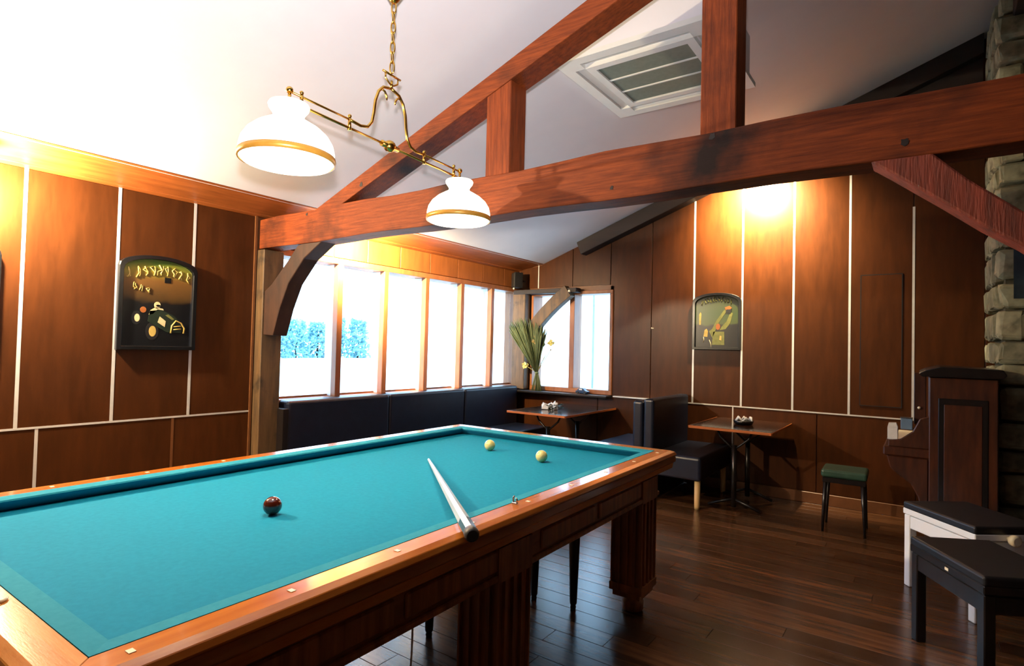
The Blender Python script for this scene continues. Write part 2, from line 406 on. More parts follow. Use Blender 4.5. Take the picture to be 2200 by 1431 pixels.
base_r = struct(B('baseboard_back', 'strip_brown', None, -2.0, 0.40, YB - 0.016, YB + 0.0, 0.0, 0.10, 0.003), 'thin brown skirting board along the back wall')
# flush access door in the back wall
door_1 = struct(B('door_1', 'panel', None, -0.458, -0.158, YB - 0.004, YB + 0.002, 0.935, 2.085), 'flush narrow cupboard door in the panelled back wall')
gap = 0.007
for n, (x0, x1, z0, z1) in enumerate(((-0.458 - gap, -0.458, 0.935 - gap, 2.085 + gap), (-0.158, -0.158 + gap, 0.935 - gap, 2.085 + gap), (-0.458, -0.158, 2.085, 2.085 + gap), (-0.458, -0.158, 0.935 - gap, 0.935))):
    o = B('door_gap', 'black_plastic', door_1, x0, x1, YB - 0.0045, YB + 0.001, z0, z1)
    o.location -= door_1.location

# ceilings
RIDGE = 0.49
yc = (YN + YB) / 2
ceil = struct(MB().prism([(-3.862, zc(-3.862)), (RIDGE, zc(RIDGE)), (RIDGE, zc(RIDGE) + .1), (-3.862, zc(-3.862) + .1)], 'y', YN - yc, YB + .19 - yc).obj('ceiling', 'ceiling', loc=(0, yc, 0)), 'sloping white plaster ceiling')
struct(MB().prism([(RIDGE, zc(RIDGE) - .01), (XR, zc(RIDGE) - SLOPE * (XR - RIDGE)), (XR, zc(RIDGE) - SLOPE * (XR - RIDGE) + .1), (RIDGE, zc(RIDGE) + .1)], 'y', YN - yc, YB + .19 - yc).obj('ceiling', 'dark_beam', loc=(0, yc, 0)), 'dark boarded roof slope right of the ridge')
struct(MB().prism([(XL - .2, 2.42), (-3.84, 2.42), (-3.84, zc(-3.84) + .1), (XL - .2, 2.62)], 'y', YN - yc, YB + .19 - yc).obj('trim_2', 'dark_room', loc=(0, yc, 0)), 'roof edge above the cornice')
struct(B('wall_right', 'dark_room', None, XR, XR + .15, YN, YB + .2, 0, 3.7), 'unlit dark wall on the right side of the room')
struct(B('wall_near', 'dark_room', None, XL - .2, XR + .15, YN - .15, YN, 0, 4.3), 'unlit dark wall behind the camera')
ridge = struct(B('trim_3', 'dark_beam', None, RIDGE, RIDGE + .18, YN, YB, zc(RIDGE) - .28, zc(RIDGE) + .02, 0.004), 'dark ridge beam at the top of the white ceiling')

# back wall rafter and tie (dark, against the gable)
gable = thing('gable_truss', 'near-black rafter and tie beam against the panelled gable wall', 'truss', (0, YB, 0))
def sl(x0, x1, top, depth): return [(x0, zc(x0) - top), (x1, zc(x1) - top), (x1, zc(x1) - top - depth), (x0 + depth * .35, zc(x0 + depth * .35) - top - depth)]
MB().prism(sl(-3.30, 0.38, 0.0, 0.165), 'y', -0.13, 0.0).obj('rafter', 'dark_beam', gable, 0.004)
MB().prism([(-1.93, 3.045), (0.38, 3.045), (0.38, 3.30), (-1.30, 3.30), (-1.86, 3.07)], 'y', -0.14, 0.0).obj('tie_beam', 'dark_beam', gable, 0.004)

MB().prism([(-1.20, 3.28), (0.38, 3.28), (0.38, zc(0.38) - .15), (-1.20, zc(-1.20) - .15)], 'y', -0.03, 0.0).obj('gable_shade_board', 'dark_beam', gable)  # dark board added to keep the unlit gable above the tie black
# ------------------------------------------------------------------ windows
window_1 = bpy.data.objects.new('window_1', None); COL.objects.link(window_1); window_1.location = (XL, WY0, WZ0)
struct(window_1, 'six-light timber window band in the left wall')
def W1(name, mat, x0, x1, y0, y1, z0, z1, bev=0.003):
    return B(name, mat, window_1, x0 - XL, x1 - XL, y0 - WY0, y1 - WY0, z0 - WZ0, z1 - WZ0, bev)
W1('head', 'window_wood', XL - 0.19, XL + 0.02, WY0 - 0.02, 5.97, WZ1 - 0.01, WZ1 + 0.04)
W1('sill', 'window_wood', XL - 0.19, XL + 0.02, WY0 - 0.02, 5.97, WZ0 - 0.03, WZ0 + 0.005)
W1('jamb', 'window_wood', XL - 0.19, XL + 0.02, WY0 - 0.06, WY0, WZ0 + .005, WZ1 - .01)
mull = [3.225, 3.755, 4.315, 4.875, 5.425]
for yy in mull:
    W1('mullion', 'window_wood', XL - 0.045, XL + 0.02, yy - 0.028, yy + 0.028, WZ0 + .005, WZ1 - .01)
    W1('lit_reveal', 'white_paint', XL - 0.15, XL - 0.046, yy - 0.024, yy + 0.024, WZ0 + .005, WZ1 - .01)  # white puts daylight glare into the colour of the mullion's outer reveal
W1('jamb', 'window_wood', XL - 0.19, XL + 0.02, WY1, 5.975, WZ0 + .005, WZ1 - .01)
ed = [WY0] + mull + [WY1]
for i, (a, b) in enumerate(zip(ed[:-1], ed[1:])):
    a2 = a + (0.028 if i else 0); b2 = b - (0.028 if i < 5 else 0)
    W1('pane', 'window_glass', XL - 0.112, XL - 0.106, a2, b2, WZ0 + .005, WZ1 - .01, 0)
    W1('bead', 'window_wood', XL - 0.104, XL - 0.09, a2, b2, WZ0 + .005, WZ0 + .02, 0)
window_2 = bpy.data.objects.new('window_2', None); COL.objects.link(window_2); window_2.location = (BX0, YB, BZ0)
struct(window_2, 'two-light timber window in the back wall beside the corner')
def W2(name, mat, x0, x1, y0, y1, z0, z1, bev=0.003):
    return B(name, mat, window_2, x0 - BX0, x1 - BX0, y0 - YB, y1 - YB, z0 - BZ0, z1 - BZ0, bev)
W2('head', 'window_wood', BX0 - .03, BX1 + .03, YB - .02, YB + .19, BZ1, BZ1 + .04)
W2('sill_rail', 'window_wood', BX0 - .03, BX1 + .03, YB - .02, YB + .19, BZ0 - .05, BZ0)
W2('jamb', 'window_wood', BX0 - .03, BX0, YB - .02, YB + .19, BZ0, BZ1)
W2('jamb', 'window_wood', BX1, BX1 + .03, YB - .02, YB + .19, BZ0, BZ1)
W2('mullion', 'window_wood', -3.435, -3.370, YB - .02, YB + .16, BZ0, BZ1)
W2('pane', 'window_glass', BX0, -3.435, YB + .10, YB + .106, BZ0, BZ1, 0)
W2('pane', 'window_glass', -3.370, BX1, YB + .10, YB + .106, BZ0, BZ1, 0)
sill = struct(MB().prism([(-4.19, YB - .02), (-4.19, YB - 0.20), (-3.6, YB - 0.17), (-2.88, YB - .13), (-2.86, YB - .02)], 'z', 0.825, 0.852).obj('trim_4', 'black_wood', None, 0.006, 2), 'dark polished window ledge below the back window')
B('ledge_strip', 'strip', wall_back, -2.84, -2.20, YB - 0.05, YB + .001, 0.838, 0.852, 0.002)

# corner post, its head beam and the curved brace in front of the back window
corner = thing('corner_post', 'weathered timber corner post with curved brace between the two windows', 'post', (-4.09, 5.87, 0))
B('post', 'post_old', corner, -0.105, 0.085, -0.02, 0.10, 0.86, 2.06, 0.006)
B('head_beam', 'dark_beam', corner, -0.09, 0.80, -0.03, 0.088, 2.03, 2.085, 0.004)
def arc_brace(p0, p1, bulge, w0, w1, n=10):
    p0, p1 = Vector(p0), Vector(p1); d = (p1 - p0); nrm = Vector((-d.y, d.x)).normalized()
    up, lo = [], []
    for i in range(n + 1):
        t = i / n; c = p0 + d * t + nrm * (bulge * 4 * t * (1 - t)); w = w0 + (w1 - w0) * t
        tg = (d + nrm * (bulge * 4 * (1 - 2 * t))).normalized(); q = Vector((-tg.y, tg.x))
        up.append(c + q * w / 2); lo.append(c - q * w / 2)
    return [tuple(p) for p in up] + [tuple(p) for p in lo[::-1]]
MB().prism(arc_brace((0.05, 1.40), (0.70, 2.05), 0.045, 0.14, 0.15), 'y', -0.05, 0.05).obj('brace', 'post_old', corner, 0.004)
MB().lathe([(0.014, 0), (0.014, 0.02), (0.008, 0.024)], 12).obj('bolt_head', 'ivory', corner, loc=(0.72, -0.03, 2.045), rot=(R2(90), 0, 0))

# ------------------------------------------------------------------ roof truss
YT = 2.45
truss = thing('roof_truss', 'heavy red-brown timber roof truss spanning the room above the billiard table', 'truss', (0, YT, 0))
# tie beam with a slightly wavy hand-hewn outline
n = 26; top, bot = [], []
for i in range(n + 1):
    x = XL + 0.02 + (XR - XL - 0.04) * i / n
    top.append((x, 2.307 + 0.006 * math.sin(i * 1.7) + 0.004 * math.sin(i * .61)))
    bot.append((x, 2.08 + 0.005 * math.sin(i * 1.3 + 1)))
MB().prism(bot + top[::-1], 'y', 0, 0.155).obj('tie_beam', 'beam_x', truss, 0.006, 2)
def raf_z(x): return 2.331 + 0.36 * (x + 3.419)
MB().prism([(-3.50, 2.30), (-3.22, 2.30), (RIDGE - .1, raf_z(RIDGE - .1) - 0.11), (RIDGE - .1, raf_z(RIDGE - .1) + .02)], 'y', 0.0, 0.16).obj('rafter', 'beam_x', truss, 0.005, 2)
def lower(x): return 2.30 + (raf_z(RIDGE - .1) - 0.11 - 2.30) * (x + 3.22) / (RIDGE - .1 + 3.22)
MB().prism([(-1.968, 2.30), (-1.805, 2.30), (-1.805, lower(-1.805)), (-1.968, lower(-1.968))], 'y', 0.004, 0.15).obj('strut', 'beam_z', truss, 0.004)
MB().prism([(-0.788, 2.30), (-0.640, 2.30), (-0.640, lower(-.64)), (-0.788, lower(-.788))], 'y', 0.002, 0.15).obj('king_post', 'beam_z', truss, 0.004)
# knee brace at the window wall and brace at the right
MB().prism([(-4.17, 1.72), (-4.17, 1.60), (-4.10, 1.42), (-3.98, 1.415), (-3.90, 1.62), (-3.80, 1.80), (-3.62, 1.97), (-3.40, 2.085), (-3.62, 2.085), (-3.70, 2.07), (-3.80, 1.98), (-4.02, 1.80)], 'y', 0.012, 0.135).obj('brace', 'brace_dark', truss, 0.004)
MB().prism([(-0.165, 2.082), (-0.10, 2.03), (0.05, 1.905), (0.16, 1.81), (0.26, 1.735), (0.80, 1.20), (0.98, 1.32), (0.42, 1.79), (0.26, 1.848), (0.12, 1.975), (0.02, 2.082)], 'y', 0.0, 0.125).obj('brace', 'beam_rough', truss, 0.008, 2)
B('post', 'post_old', truss, XL + .002, XL + 0.10, -0.005, 0.165, 0.0, 2.075, 0.005)
B('post', 'post_old', truss, 0.86, 1.02, 0.0, 0.14, 0.0, 2.075, 0.005)
random.seed(3)
for (x, z, r) in ((-0.735, 2.287, 0.016), (-0.06, 2.135, 0.013), (-3.58, 2.283, 0.012), (-3.0, 2.41, 0.014), (-1.2, 2.13, 0.01)):
    ang = [i * math.pi / 4 for i in range(8)]
    MB().prism([(x + r * random.uniform(.5, 1.3) * math.cos(a), z + 1.1 * r * random.uniform(.5, 1.3) * math.sin(a)) for a in ang], 'y', -0.0015, 0.004).obj('knot', 'dark_beam', truss)

# ------------------------------------------------------------------ air conditioner cassette
ac = thing('air_conditioner', 'white square ceiling cassette air conditioner with louvred grille', 'air conditioner', (-1.375, 3.43, 3.10))
A2 = 0.475
mb = MB()
inn = 0.315
mb2 = MB()
# cover frame made of an outer ring with slots cut: assembled from bars
def bar(x0, x1, y0, y1, z0=0.0, z1=0.03): mb2.box(x0, x1, y0, y1, z0, z1)
s0, s1 = 0.335, 0.405   # slot band
bar(-A2, A2, s1, A2); bar(-A2, A2, -A2, -s1); bar(-A2, -s1, -s1, s1); bar(s1, A2, -s1, s1)
bar(-s0, s0, inn - .03, s0); bar(-s0, s0, -s0, -inn + .03); bar(-s0, -inn + .03, -inn + .03, inn - .03); bar(inn - .03, s0, -inn + .03, inn - .03)
for sx in (-1, 1):
    for sy in (-1, 1):
        x0, x1 = sorted((sx * s0, sx * s1)); y0, y1 = sorted((sy * s0, sy * s1)); bar(x0, x1, y0, y1)
mb2.obj('cover', 'ac_white', ac)
B('grille_backing', 'ac_dark', ac, -s1, s1, -s1, s1, 0.035, 0.045)
MB().prism([(-A2 + .03, 0.028), (A2 - .03, 0.028), (A2 - .03, 0.33), (-A2 + .03, 0.0285)], 'y', -A2 + .03, A2 - .03).obj('body', 'ceiling', ac)
gi = inn - .03
for i in range(3):
    y0 = -gi + i * 2 * gi / 3
    B('grille_panel', 'ac_grille', ac, -gi, gi, y0 + .006, y0 + 2 * gi / 3 - .006, 0.010, 0.022, 0.002)
    if i: B('grille_bar', 'ac_white', ac, -gi, gi, y0 - .006, y0 + .006, 0.004, 0.022, 0.001)
for nm, (x0, x1, y0, y1), rx, ry in (('flap', (-s0, s0, -0.024, 0.026), 22, 0), ('flap', (-s0, s0, -0.026, 0.024), -22, 0)):
    yy = -(s0 + s1) / 2 if rx > 0 else (s0 + s1) / 2
    o = MB().box(x0, x1, y0, y1, -0.002, 0.002).obj('flap', 'ac_white', ac, loc=(0, yy, 0.018), rot=(R2(rx), 0, 0))
for sx in (-1, 1):
    MB().box(-0.025, 0.025, -s0, s0, -0.002, 0.002).obj('flap', 'ac_white', ac, loc=(sx * (s0 + s1) / 2, 0, 0.018), rot=(0, R2(22 * sx), 0))

# ================================================================== LAMPS
# billiard pendant
PX, PY = -1.896, 1.697
pend = thing('billiard_pendant', 'brass two-arm billiard pendant with white opal glass shades on a chain', 'pendant lamp', (PX, PY, 0), 0.093)
ZR = 2.005
for s in (-1, 1):
    yy = s * 0.522
    prof_o = [(0.150, 0.0), (0.160, 0.012), (0.162, 0.045), (0.155, 0.075), (0.138, 0.103), (0.110, 0.128), (0.080, 0.146), (0.058, 0.158), (0.052, 0.168), (0.056, 0.180), (0.068, 0.196), (0.071, 0.207), (0.067, 0.214)]
    prof_i = [(r - 0.005, z) for r, z in prof_o][::-1]
    sh = MB().lathe(prof_o + prof_i, 40, caps=False); 
    sh2 = MB(); sh2.v, sh2.f, sh2.sm = sh.v, sh.f, sh.sm
    m_ = len(prof_o) * 2
    for k in range(40):
        j = (k + 1) % 40
        sh2.f.append((0 * 40 + k, (m_ - 1) * 40 + k, (m_ - 1) * 40 + j, 0 * 40 + j)); sh2.sm.append(True)
    shade = sh2.obj('lamp_shade', 'opal_glass', pend, loc=(0, yy, ZR))
    ring = [(0.1600, 0.006), (0.1645, 0.006), (0.1665, 0.017), (0.1650, 0.028), (0.1610, 0.028)]
    MB().lathe(ring + [ring[0]], 40, caps=False).obj('rim_band', 'gilt_band', shade)
    MB().lathe([(0.0, 0.205), (0.066, 0.205), (0.066, 0.209), (0.0, 0.209)][1:3] + [(0.01, 0.212)], 24).obj('gallery', 'brass', shade)
    bl = MB().sphere((0, 0, 0.125), 0.026, 16, 10).lathe([(0.014, 0.145), (0.014, 0.18)], 12).obj('light_bulb', 'bulb', shade)
    MB().tube([(0.02, 0.0, 0.09), (0.02, 0.0, 0.0), (0.021, 0, -0.02)], 0.0012, 5).obj('pull_cord', 'brass', shade)
    MB().tube([(0, yy, ZR + .21), (0, yy, 2.262)], 0.006, 8).obj('stem', 'brass', pend)
    MB().sphere((0, yy, 2.27), 0.013, 12, 8).obj('finial', 'brass', pend)
    # rods
    MB().tube([(0, s * 0.02, 2.232), (0, s * 0.535, 2.232)], 0.0055, 8).obj('arm_rod', 'brass', pend)
    MB().tube([(0, s * 0.20, 2.266), (0, yy, 2.266)], 0.0045, 8).obj('arm_rod', 'brass', pend)
    for kk, q in enumerate((0.235, 0.47)):
        MB().tube([(0, s * q, 2.222), (0, s * q, 2.278)], [0.008, 0.006], 8).sphere((0, s * q, 2.28), 0.008, 10, 6).obj('bracket', 'brass', pend)
    # lyre
    pts = []
    ctrl = [(0.235, 2.266), (0.175, 2.262), (0.135, 2.272), (0.112, 2.30), (0.102, 2.345), (0.095, 2.40), (0.078, 2.445), (0.05, 2.474), (0.0, 2.486)]
    for a, b in zip(ctrl[:-1], ctrl[1:]):
        for t in (0, .5): pts.append((0, s * (a[0] + (b[0] - a[0]) * t), a[1] + (b[1] - a[1]) * t))
    pts.append((0, 0, 2.486))
    MB().tube(pts, 0.0065, 8).obj('lyre_arm', 'brass', pend)
    MB().tube([(0, s * 0.062, 2.462), (0, s * 0.040, 2.458), (0, s * 0.028, 2.442), (0, s * 0.026, 2.425)], [0.004, 0.0045, 0.005, 0.003], 8).obj('scroll', 'brass', pend)
MB().sphere((0, 0, 2.232), 0.026, 16, 10, (1, 1.1, 1)).tube([(0, -.05, 2.232), (0, .05, 2.232)], 0.013, 12).obj('hub', 'brass', pend)
MB().tube([(0, 0, 2.486), (0, 0, 2.52)], 0.006, 8).tube([(0, -0.055, 2.545), (0, 0.055, 2.545)], 0.005, 8).tube([(0, -0.04, 2.545), (0, -0.038, 2.52), (0, -0.015, 2.505), (0, 0, 2.50)], 0.004, 6).tube([(0, 0.04, 2.545), (0, 0.038, 2.52), (0, 0.015, 2.505), (0, 0, 2.50)], 0.004, 6).obj('hanger', 'brass', pend)
z = 2.56; k = 0
link_me = None
while z < 2.86:
    if link_me is None:
        pl = []
        for i in range(16):
            a = 2 * math.pi * i / 16
            pl.append((0.010 * math.copysign(abs(math.cos(a)) ** .7, math.cos(a)), 0, 0.026 * math.sin(a)))
        lk = MB().tube(pl, 0.0032, 6, closed=True).obj('chain_link', 'brass', pend); link_me = lk
    else:
        lk = inst(link_me, pend)
    lk.location = (0, 0, z + .02); lk.rotation_euler = (0, 0, R2(20 + 90 * (k % 2))); z += 0.044; k += 1
MB().lathe([(0.006, 2.862), (0.018, 2.872), (0.040, 2.905), (0.044, 2.915), (0.03, 2.925), (0.01, 2.94), (0.008, 3.12)], 20).obj('canopy', 'brass', pend)
MB().lathe([(0.05, 3.09), (0.055, 3.10), (0.05, 3.16)], 20).obj('ceiling_rose', 'brass', pend)
ca, sa = math.cos(0.093), math.sin(0.093)
for s in (-1, 1):
    lx, ly = PX - sa * s * 0.522, PY + ca * s * 0.522
    light('pendant_bulb', 'POINT', (lx, ly, ZR + 0.066), 30, (1.0, 0.80, 0.52), 0.03)

# wall-wash lamps (their housings are hidden behind the tie beam or outside the frame)
def wash_lamp(loc, aim, label, energy, color=(1.0, 0.76, 0.44), kind='SPOT', angle=136):
    t = thing('wash_lamp', label, 'lamp', loc, 0, 'small wall-washing lamps')
    MB().lathe([(0.035, 0.03), (0.04, 0.035), (0.04, 0.075), (0.02, 0.085)], 16).obj('housing', 'black_plastic', t)
    MB().sphere((0, 0, 0.012), 0.022, 12, 8).obj('light_bulb', 'bulb', t)
    MB().tube([(0, 0, 0.08), (0, 0, 0.10)], 0.006, 6).obj('stem', 'black_plastic', t)
    light('wash_bulb', kind, (loc[0], loc[1], loc[2] - 0.03), energy, color, 0.035, aim, angle, 1.0)
wash_lamp((-3.98, 0.79, 2.20), (-4.2, 1.50, 2.40), 'small lamp under the cornice left of the racing car sign', 430, (1.0, 0.80, 0.52), 'POINT')
wash_lamp((-3.84, 3.06, 2.30), (-4.2, 3.40, 2.24), 'small lamp under the cornice behind the roof truss', 1400)
wash_lamp((-1.35, 5.58, 3.10), (-1.33, 5.98, 2.84), 'small lamp under the dark gable beam above the back wall', 1900)

# ================================================================== BILLIARD TABLE
TH = 0.0147
tb = thing('billiard_table', 'pocketless carom billiard table with teal cloth and brown wooden rails', 'billiard table', (-1.8526, 1.696, 0), TH)
HX, HY, ZB = 0.6775, 1.307, 0.78
NX, NY = HX - 0.045, HY - 0.045
WX, WY = HX + 0.10, HY + 0.095
B('cloth_bed', 'cloth', tb, -HX, HX, -HY, HY, ZB - 0.04, ZB)
# cushions: cross-section (d = distance outward from the nose, z)
sec = [(0.0, 0.038), (0.004, 0.043), (0.050, 0.047), (0.050, -0.002), (0.044, -0.002), (0.004, 0.031)]
def cushion(ax, s):
    mb = MB(); rings = []
    for e in (-1, 1):
        ring = []
        for d, zz in sec:
            if ax == 'x': ring.append(Vector((s * (NX + d), e * (NY + d), ZB + zz)))
            else: ring.append(Vector((e * (NX + d), s * (NY + d), ZB + zz)))
        rings.append(ring)
    mb.loft(rings).obj('cushion', 'cushion_cloth', tb)
for s in (-1, 1): cushion('x', s); cushion('y', s)
# wooden rails mitred at the corners: profile (d outward from cloth edge, z)
def rail(name, ax, s, prof, mat):
    rings = []
    for e in (-1, 1):
        ring = []
        for d, zz in prof:
            if ax == 'x': ring.append(Vector((s * (HX + d), e * (HY + d), zz)))
            else: ring.append(Vector((e * (HX + d), s * (HY + d), zz)))
        rings.append(ring)
    return MB().loft(rings).obj(name, mat, tb, 0.0015)
T_ = 0.825
prof_top = [(0.005, T_ + .001), (0.070, T_ + .002), (0.090, T_ - .006), (0.098, T_ - .020), (0.094, T_ - .026), (0.005, T_ - .026)]
prof_fas = [(0.005, T_ - .027), (0.092, T_ - .027), (0.094, T_ - .055), (0.088, T_ - .062), (0.005, T_ - .062)]
prof_low = [(0.005, T_ - .063), (0.084, T_ - .063), (0.080, T_ - .092), (0.066, T_ - .100), (0.005, T_ - .100)]
for s in (-1, 1):
    rail('rail', 'x', s, prof_top, 'rail'); rail('rail', 'y', s, prof_top, 'rail_x')
    rail('rail_moulding', 'x', s, prof_fas, 'fascia'); rail('rail_moulding', 'y', s, prof_fas, 'rail_x')
    rail('lower_moulding', 'x', s, prof_low, 'rail'); rail('lower_moulding', 'y', s, prof_low, 'rail_x')
# apron frames
AX, AY = HX + 0.02, HY + 0.02
for s in (-1, 1):
    x0, x1 = sorted((s * AX, s * (AX - 0.04)))
    B('apron', 'table_dark', tb, x0, x1, -AY, AY, 0.60, 0.724, 0.002)
    y0, y1 = sorted((s * AY, s * (AY - 0.04)))
    B('apron', 'table_dark', tb, -AX + .04, AX - .04, y0, y1, 0.60, 0.724, 0.002)
    x0, x1 = sorted((s * (AX + .012), s * (AX - 0.005)))
    B('apron_bead', 'rail', tb, x0, x1, -AY, AY, 0.703, 0.712, 0.002)
    B('apron_bead', 'table_leg', tb, x0, x1, -AY, AY, 0.590, 0.612, 0.004)
    for (a, b) in ((-1.10, -0.62), (-0.58, -0.12), (0.12, 0.56), (0.60, 1.08)):
        xx0, xx1 = sorted((s * (AX + .008), s * (AX - 0.002)))
        B('apron_panel', 'table_leg', tb, xx0, xx1, a, b, 0.622, 0.694, 0.006)
# slate bed box
B('bed_frame', 'dark_beam', tb, -HX + .02, HX - .02, -HY + .02, HY - .02, 0.70, 0.738)
# fluted legs: three down each side
def leg_mesh():
    mb = MB(); w, d = 0.085, 0.10
    def fl(k, n, L): return -L + 2 * L * (k) / n
    ring_pts = []
    def side(p0, p1, nrm, n=4):
        out = []
        for i in range(n):
            a = (i + .18) / n; b = (i + .82) / n
            for t, dep in (((i + .0) / n, 0), (a, 0), (a + .001, .012), (b - .001, .012), (b, 0)):
                out.append((p0[0] + (p1[0] - p0[0]) * t - nrm[0] * dep, p0[1] + (p1[1] - p0[1]) * t - nrm[1] * dep))
        return out
    poly = side((-w, -d), (w, -d), (0, -1)) + side((w, -d), (w, d), (1, 0)) + side((w, d), (-w, d), (0, 1)) + side((-w, d), (-w, -d), (-1, 0))
    mb.prism(poly, 'z', 0.16, 0.60)
    mb.box(-w - .004, w + .004, -d - .004, d + .004, 0.12, 0.16)
    mb.box(-w + .01, w - .01, -d + .01, d - .01, 0.09, 0.12)
    mb.box(-w - .003, w + .003, -d - .003, d + .003, 0.585, 0.70)
    return mb.mesh('leg', 'table_leg')
lm = leg_mesh()
fm = MB().lathe([(0.03, 0), (0.055, 0.008), (0.058, 0.05), (0.045, 0.07), (0.045, 0.092)], 16).mesh('foot', 'table_leg')
for s in (-1, 1):
    for yy in (-1.19, -0.055, 1.19):
        o = bpy.data.objects.new('leg', lm); COL.objects.link(o); o.parent = tb; o.location = (s * (AX - 0.075), yy, 0)
        f_ = bpy.data.objects.new('foot', fm); COL.objects.link(f_); f_.parent = o
for (x, y_) in ((0.37, 1.0), (0.146, 0.967), (-0.03, 0.325)):
    MB().lathe([(0.014, 0), (0.016, 0.012), (0.013, 0.02), (0.019, 0.03), (0.040, 0.70)], 16).obj('support_leg', 'black_wood', tb, loc=(x, y_, 0))
# rail sights and scoring marker
sm = MB().box(-.008, .008, -.006, .006, 0, .0012).mesh('rail_sight', 'ivory')
for s in (-1, 1):
    for i in range(9):
        yy = -NY + 2 * NY * (i) / 8
        o = bpy.data.objects.new('rail_sight', sm); COL.objects.link(o); o.parent = tb; o.location = (s * (HX + 0.04), yy, T_ + .0016)
for s in (-1, 1):
    for i in range(1, 4):
        o = bpy.data.objects.new('rail_sight', sm); COL.objects.link(o); o.parent = tb; o.location = (-NX + 2 * NX * i / 4, s * (HY + 0.04), T_ + .0016)
MB().tube([(0.020 * math.cos(a * .45), 0.020 * math.sin(a * .45), .004) for a in range(-7, 4)], 0.004, 8).obj('score_ring', 'ivory', tb, loc=(0.295, -1.345, T_ + .001))
mk = thing('score_clip', 'tiny steel clip with curled legs on the right table rail', 'clip', (-1.8526 + 0.70 * math.cos(TH) + 0.058 * math.sin(TH), 1.696 + 0.70 * math.sin(TH) - 0.058, T_ + .003))
MB().box(-.010, .010, -.006, .006, 0, .005).obj('base', 'steel', mk, 0.001)
MB().tube([(-.006, 0, .004), (-.008, 0, .018), (-.003, 0, .026)], 0.003, 6).tube([(.006, 0, .004), (.009, 0, .015), (.004, 0, .02)], 0.003, 6).obj('prong', 'steel', mk)

def t2w(x, y, z): return (-1.8526 + x * math.cos(TH) - y * math.sin(TH), 1.696 + x * math.sin(TH) + y * math.cos(TH), z)
BR = 0.03075
ballm = MB().sphere((0, 0, 0), BR, 32, 20)
for (x, y_, mat, lab, nm) in ((0.042, -0.559, 'ball_red', 'glossy dark red billiard ball lying alone on the left half of the cloth', 'billiard_ball'),
                          (-0.14, 0.914, 'ball_yellow', 'pale yellow billiard ball further from the cue, near the far cushion', 'billiard_ball'),
                          (0.259, 0.829, 'ball_yellow', 'pale yellow billiard ball nearer the right rail corner', 'billiard_ball')):
    o = ballm.obj(nm, mat, loc=t2w(x, y_, ZB + BR)); tag(o, lab, 'ball', 'carom balls on the cloth')

# cue lying across the right rail
p_tip = Vector(t2w(-0.195, 0.468, ZB + 0.0075)); p_butt = Vector(t2w(0.845, -0.474, T_ + 0.0265))
cue = thing('billiard_cue', 'pale tapered billiard cue lying across the right rail, butt towards the camera', 'cue', p_tip)
dv = p_butt - p_tip; Lq = dv.length
q = dv.to_track_quat('Z', 'Y'); cue.rotation_mode = 'QUATERNION'; cue.rotation_quaternion = q
rr = lambda t: 0.0065 + (0.0215 - 0.0065) * t
MB().lathe([(rr(0.01), 0.014), (rr(.35), Lq * .35), (rr(.75), Lq * .75), (rr(.90), Lq * .90)], 8, smooth=False).obj('shaft', 'cue_maple', cue)
MB().lathe([(0.0055, 0), (0.0065, 0.004), (0.0065, 0.014)], 12).obj('tip', 'blue_card', cue)
MB().lathe([(rr(.90) + .001, Lq * .90), (rr(.905) + .0012, Lq * .905), (rr(.975), Lq * .975)], 8, smooth=False).obj('butt_sleeve', 'cue_dark', cue)
MB().lathe([(rr(.975), Lq * .975), (rr(.985), Lq * .99), (0.015, Lq * 1.0)], 14).obj('bumper', 'rubber', cue)

# cord hanging under the table
cd = MB().tube([t2w(0.655, -0.50, 0.60), t2w(0.656, -0.502, 0.50), t2w(0.652, -0.505, 0.35), t2w(0.655, -0.50, 0.15), t2w(0.65, -0.47, 0.004), t2w(0.60, -0.35, 0.004)], 0.003, 6).obj('cord', 'paper')
tag(cd, 'thin white cord hanging from the apron beneath the billiard table', 'cord')

# ================================================================== SEATING
def soft_box(name, mat, parent, x0, x1, y0, y1, z0, z1, r=0.03):
    return B(name, mat, parent, x0, x1, y0, y1, z0, z1, r, 3)
bench = thing('window_bench', 'long navy leather banquette beneath the window band', 'bench', (XL, 2.64, 0))
bx = lambda n, m, x0, x1, y0, y1, z0, z1, r=0.025: soft_box(n, m, bench, x0 - XL, x1 - XL, y0 - 2.64, y1 - 2.64, z0, z1, r)
B('plinth', 'black_wood', bench, 0.02, 0.50, 0.03, 3.32, 0.0, 0.32)
bx('end_panel', 'black_wood', XL + .002, XL + .18, 2.60, 2.65, 0.0, 0.85, 0.004)
for a, b in ((2.66, 3.72), (3.725, 4.80), (4.805, 5.80)):
    bx('back_cushion', 'navy_leather', XL + .005, XL + .15, a, b, 0.40, 0.905)
    bx('seat_cushion', 'navy_leather', XL + .12, XL + .60, a, b, 0.32, 0.455)
booth = thing('booth_bench', 'double-sided navy leather booth bench projecting from the back wall', 'bench', (-2.085, 5.49, 0))
def bb(n, m, x0, x1, y0, y1, z0, z1, r=0.025): return soft_box(n, m, booth, x0 + 2.085, x1 + 2.085, y0 - 5.49, y1 - 5.49, z0, z1, r)
bb('back_cushion', 'navy_leather', -2.19, -2.09, 5.0, 5.95, 0.40, 0.905)
bb('back_cushion', 'navy_leather', -2.085, -1.985, 5.0, 5.95, 0.40, 0.93)
bb('seat_cushion', 'blue_and_lit_navy', -2.66, -2.17, 5.02, 5.95, 0.33, 0.455)  # bluer than the other seat: window light put into the navy colour
bb('seat_cushion', 'navy_leather', -2.0, -1.555, 5.0, 5.95, 0.25, 0.455)
bb('plinth', 'black_wood', -2.15, -2.02, 5.05, 5.95, 0.0, 0.40, 0.004)
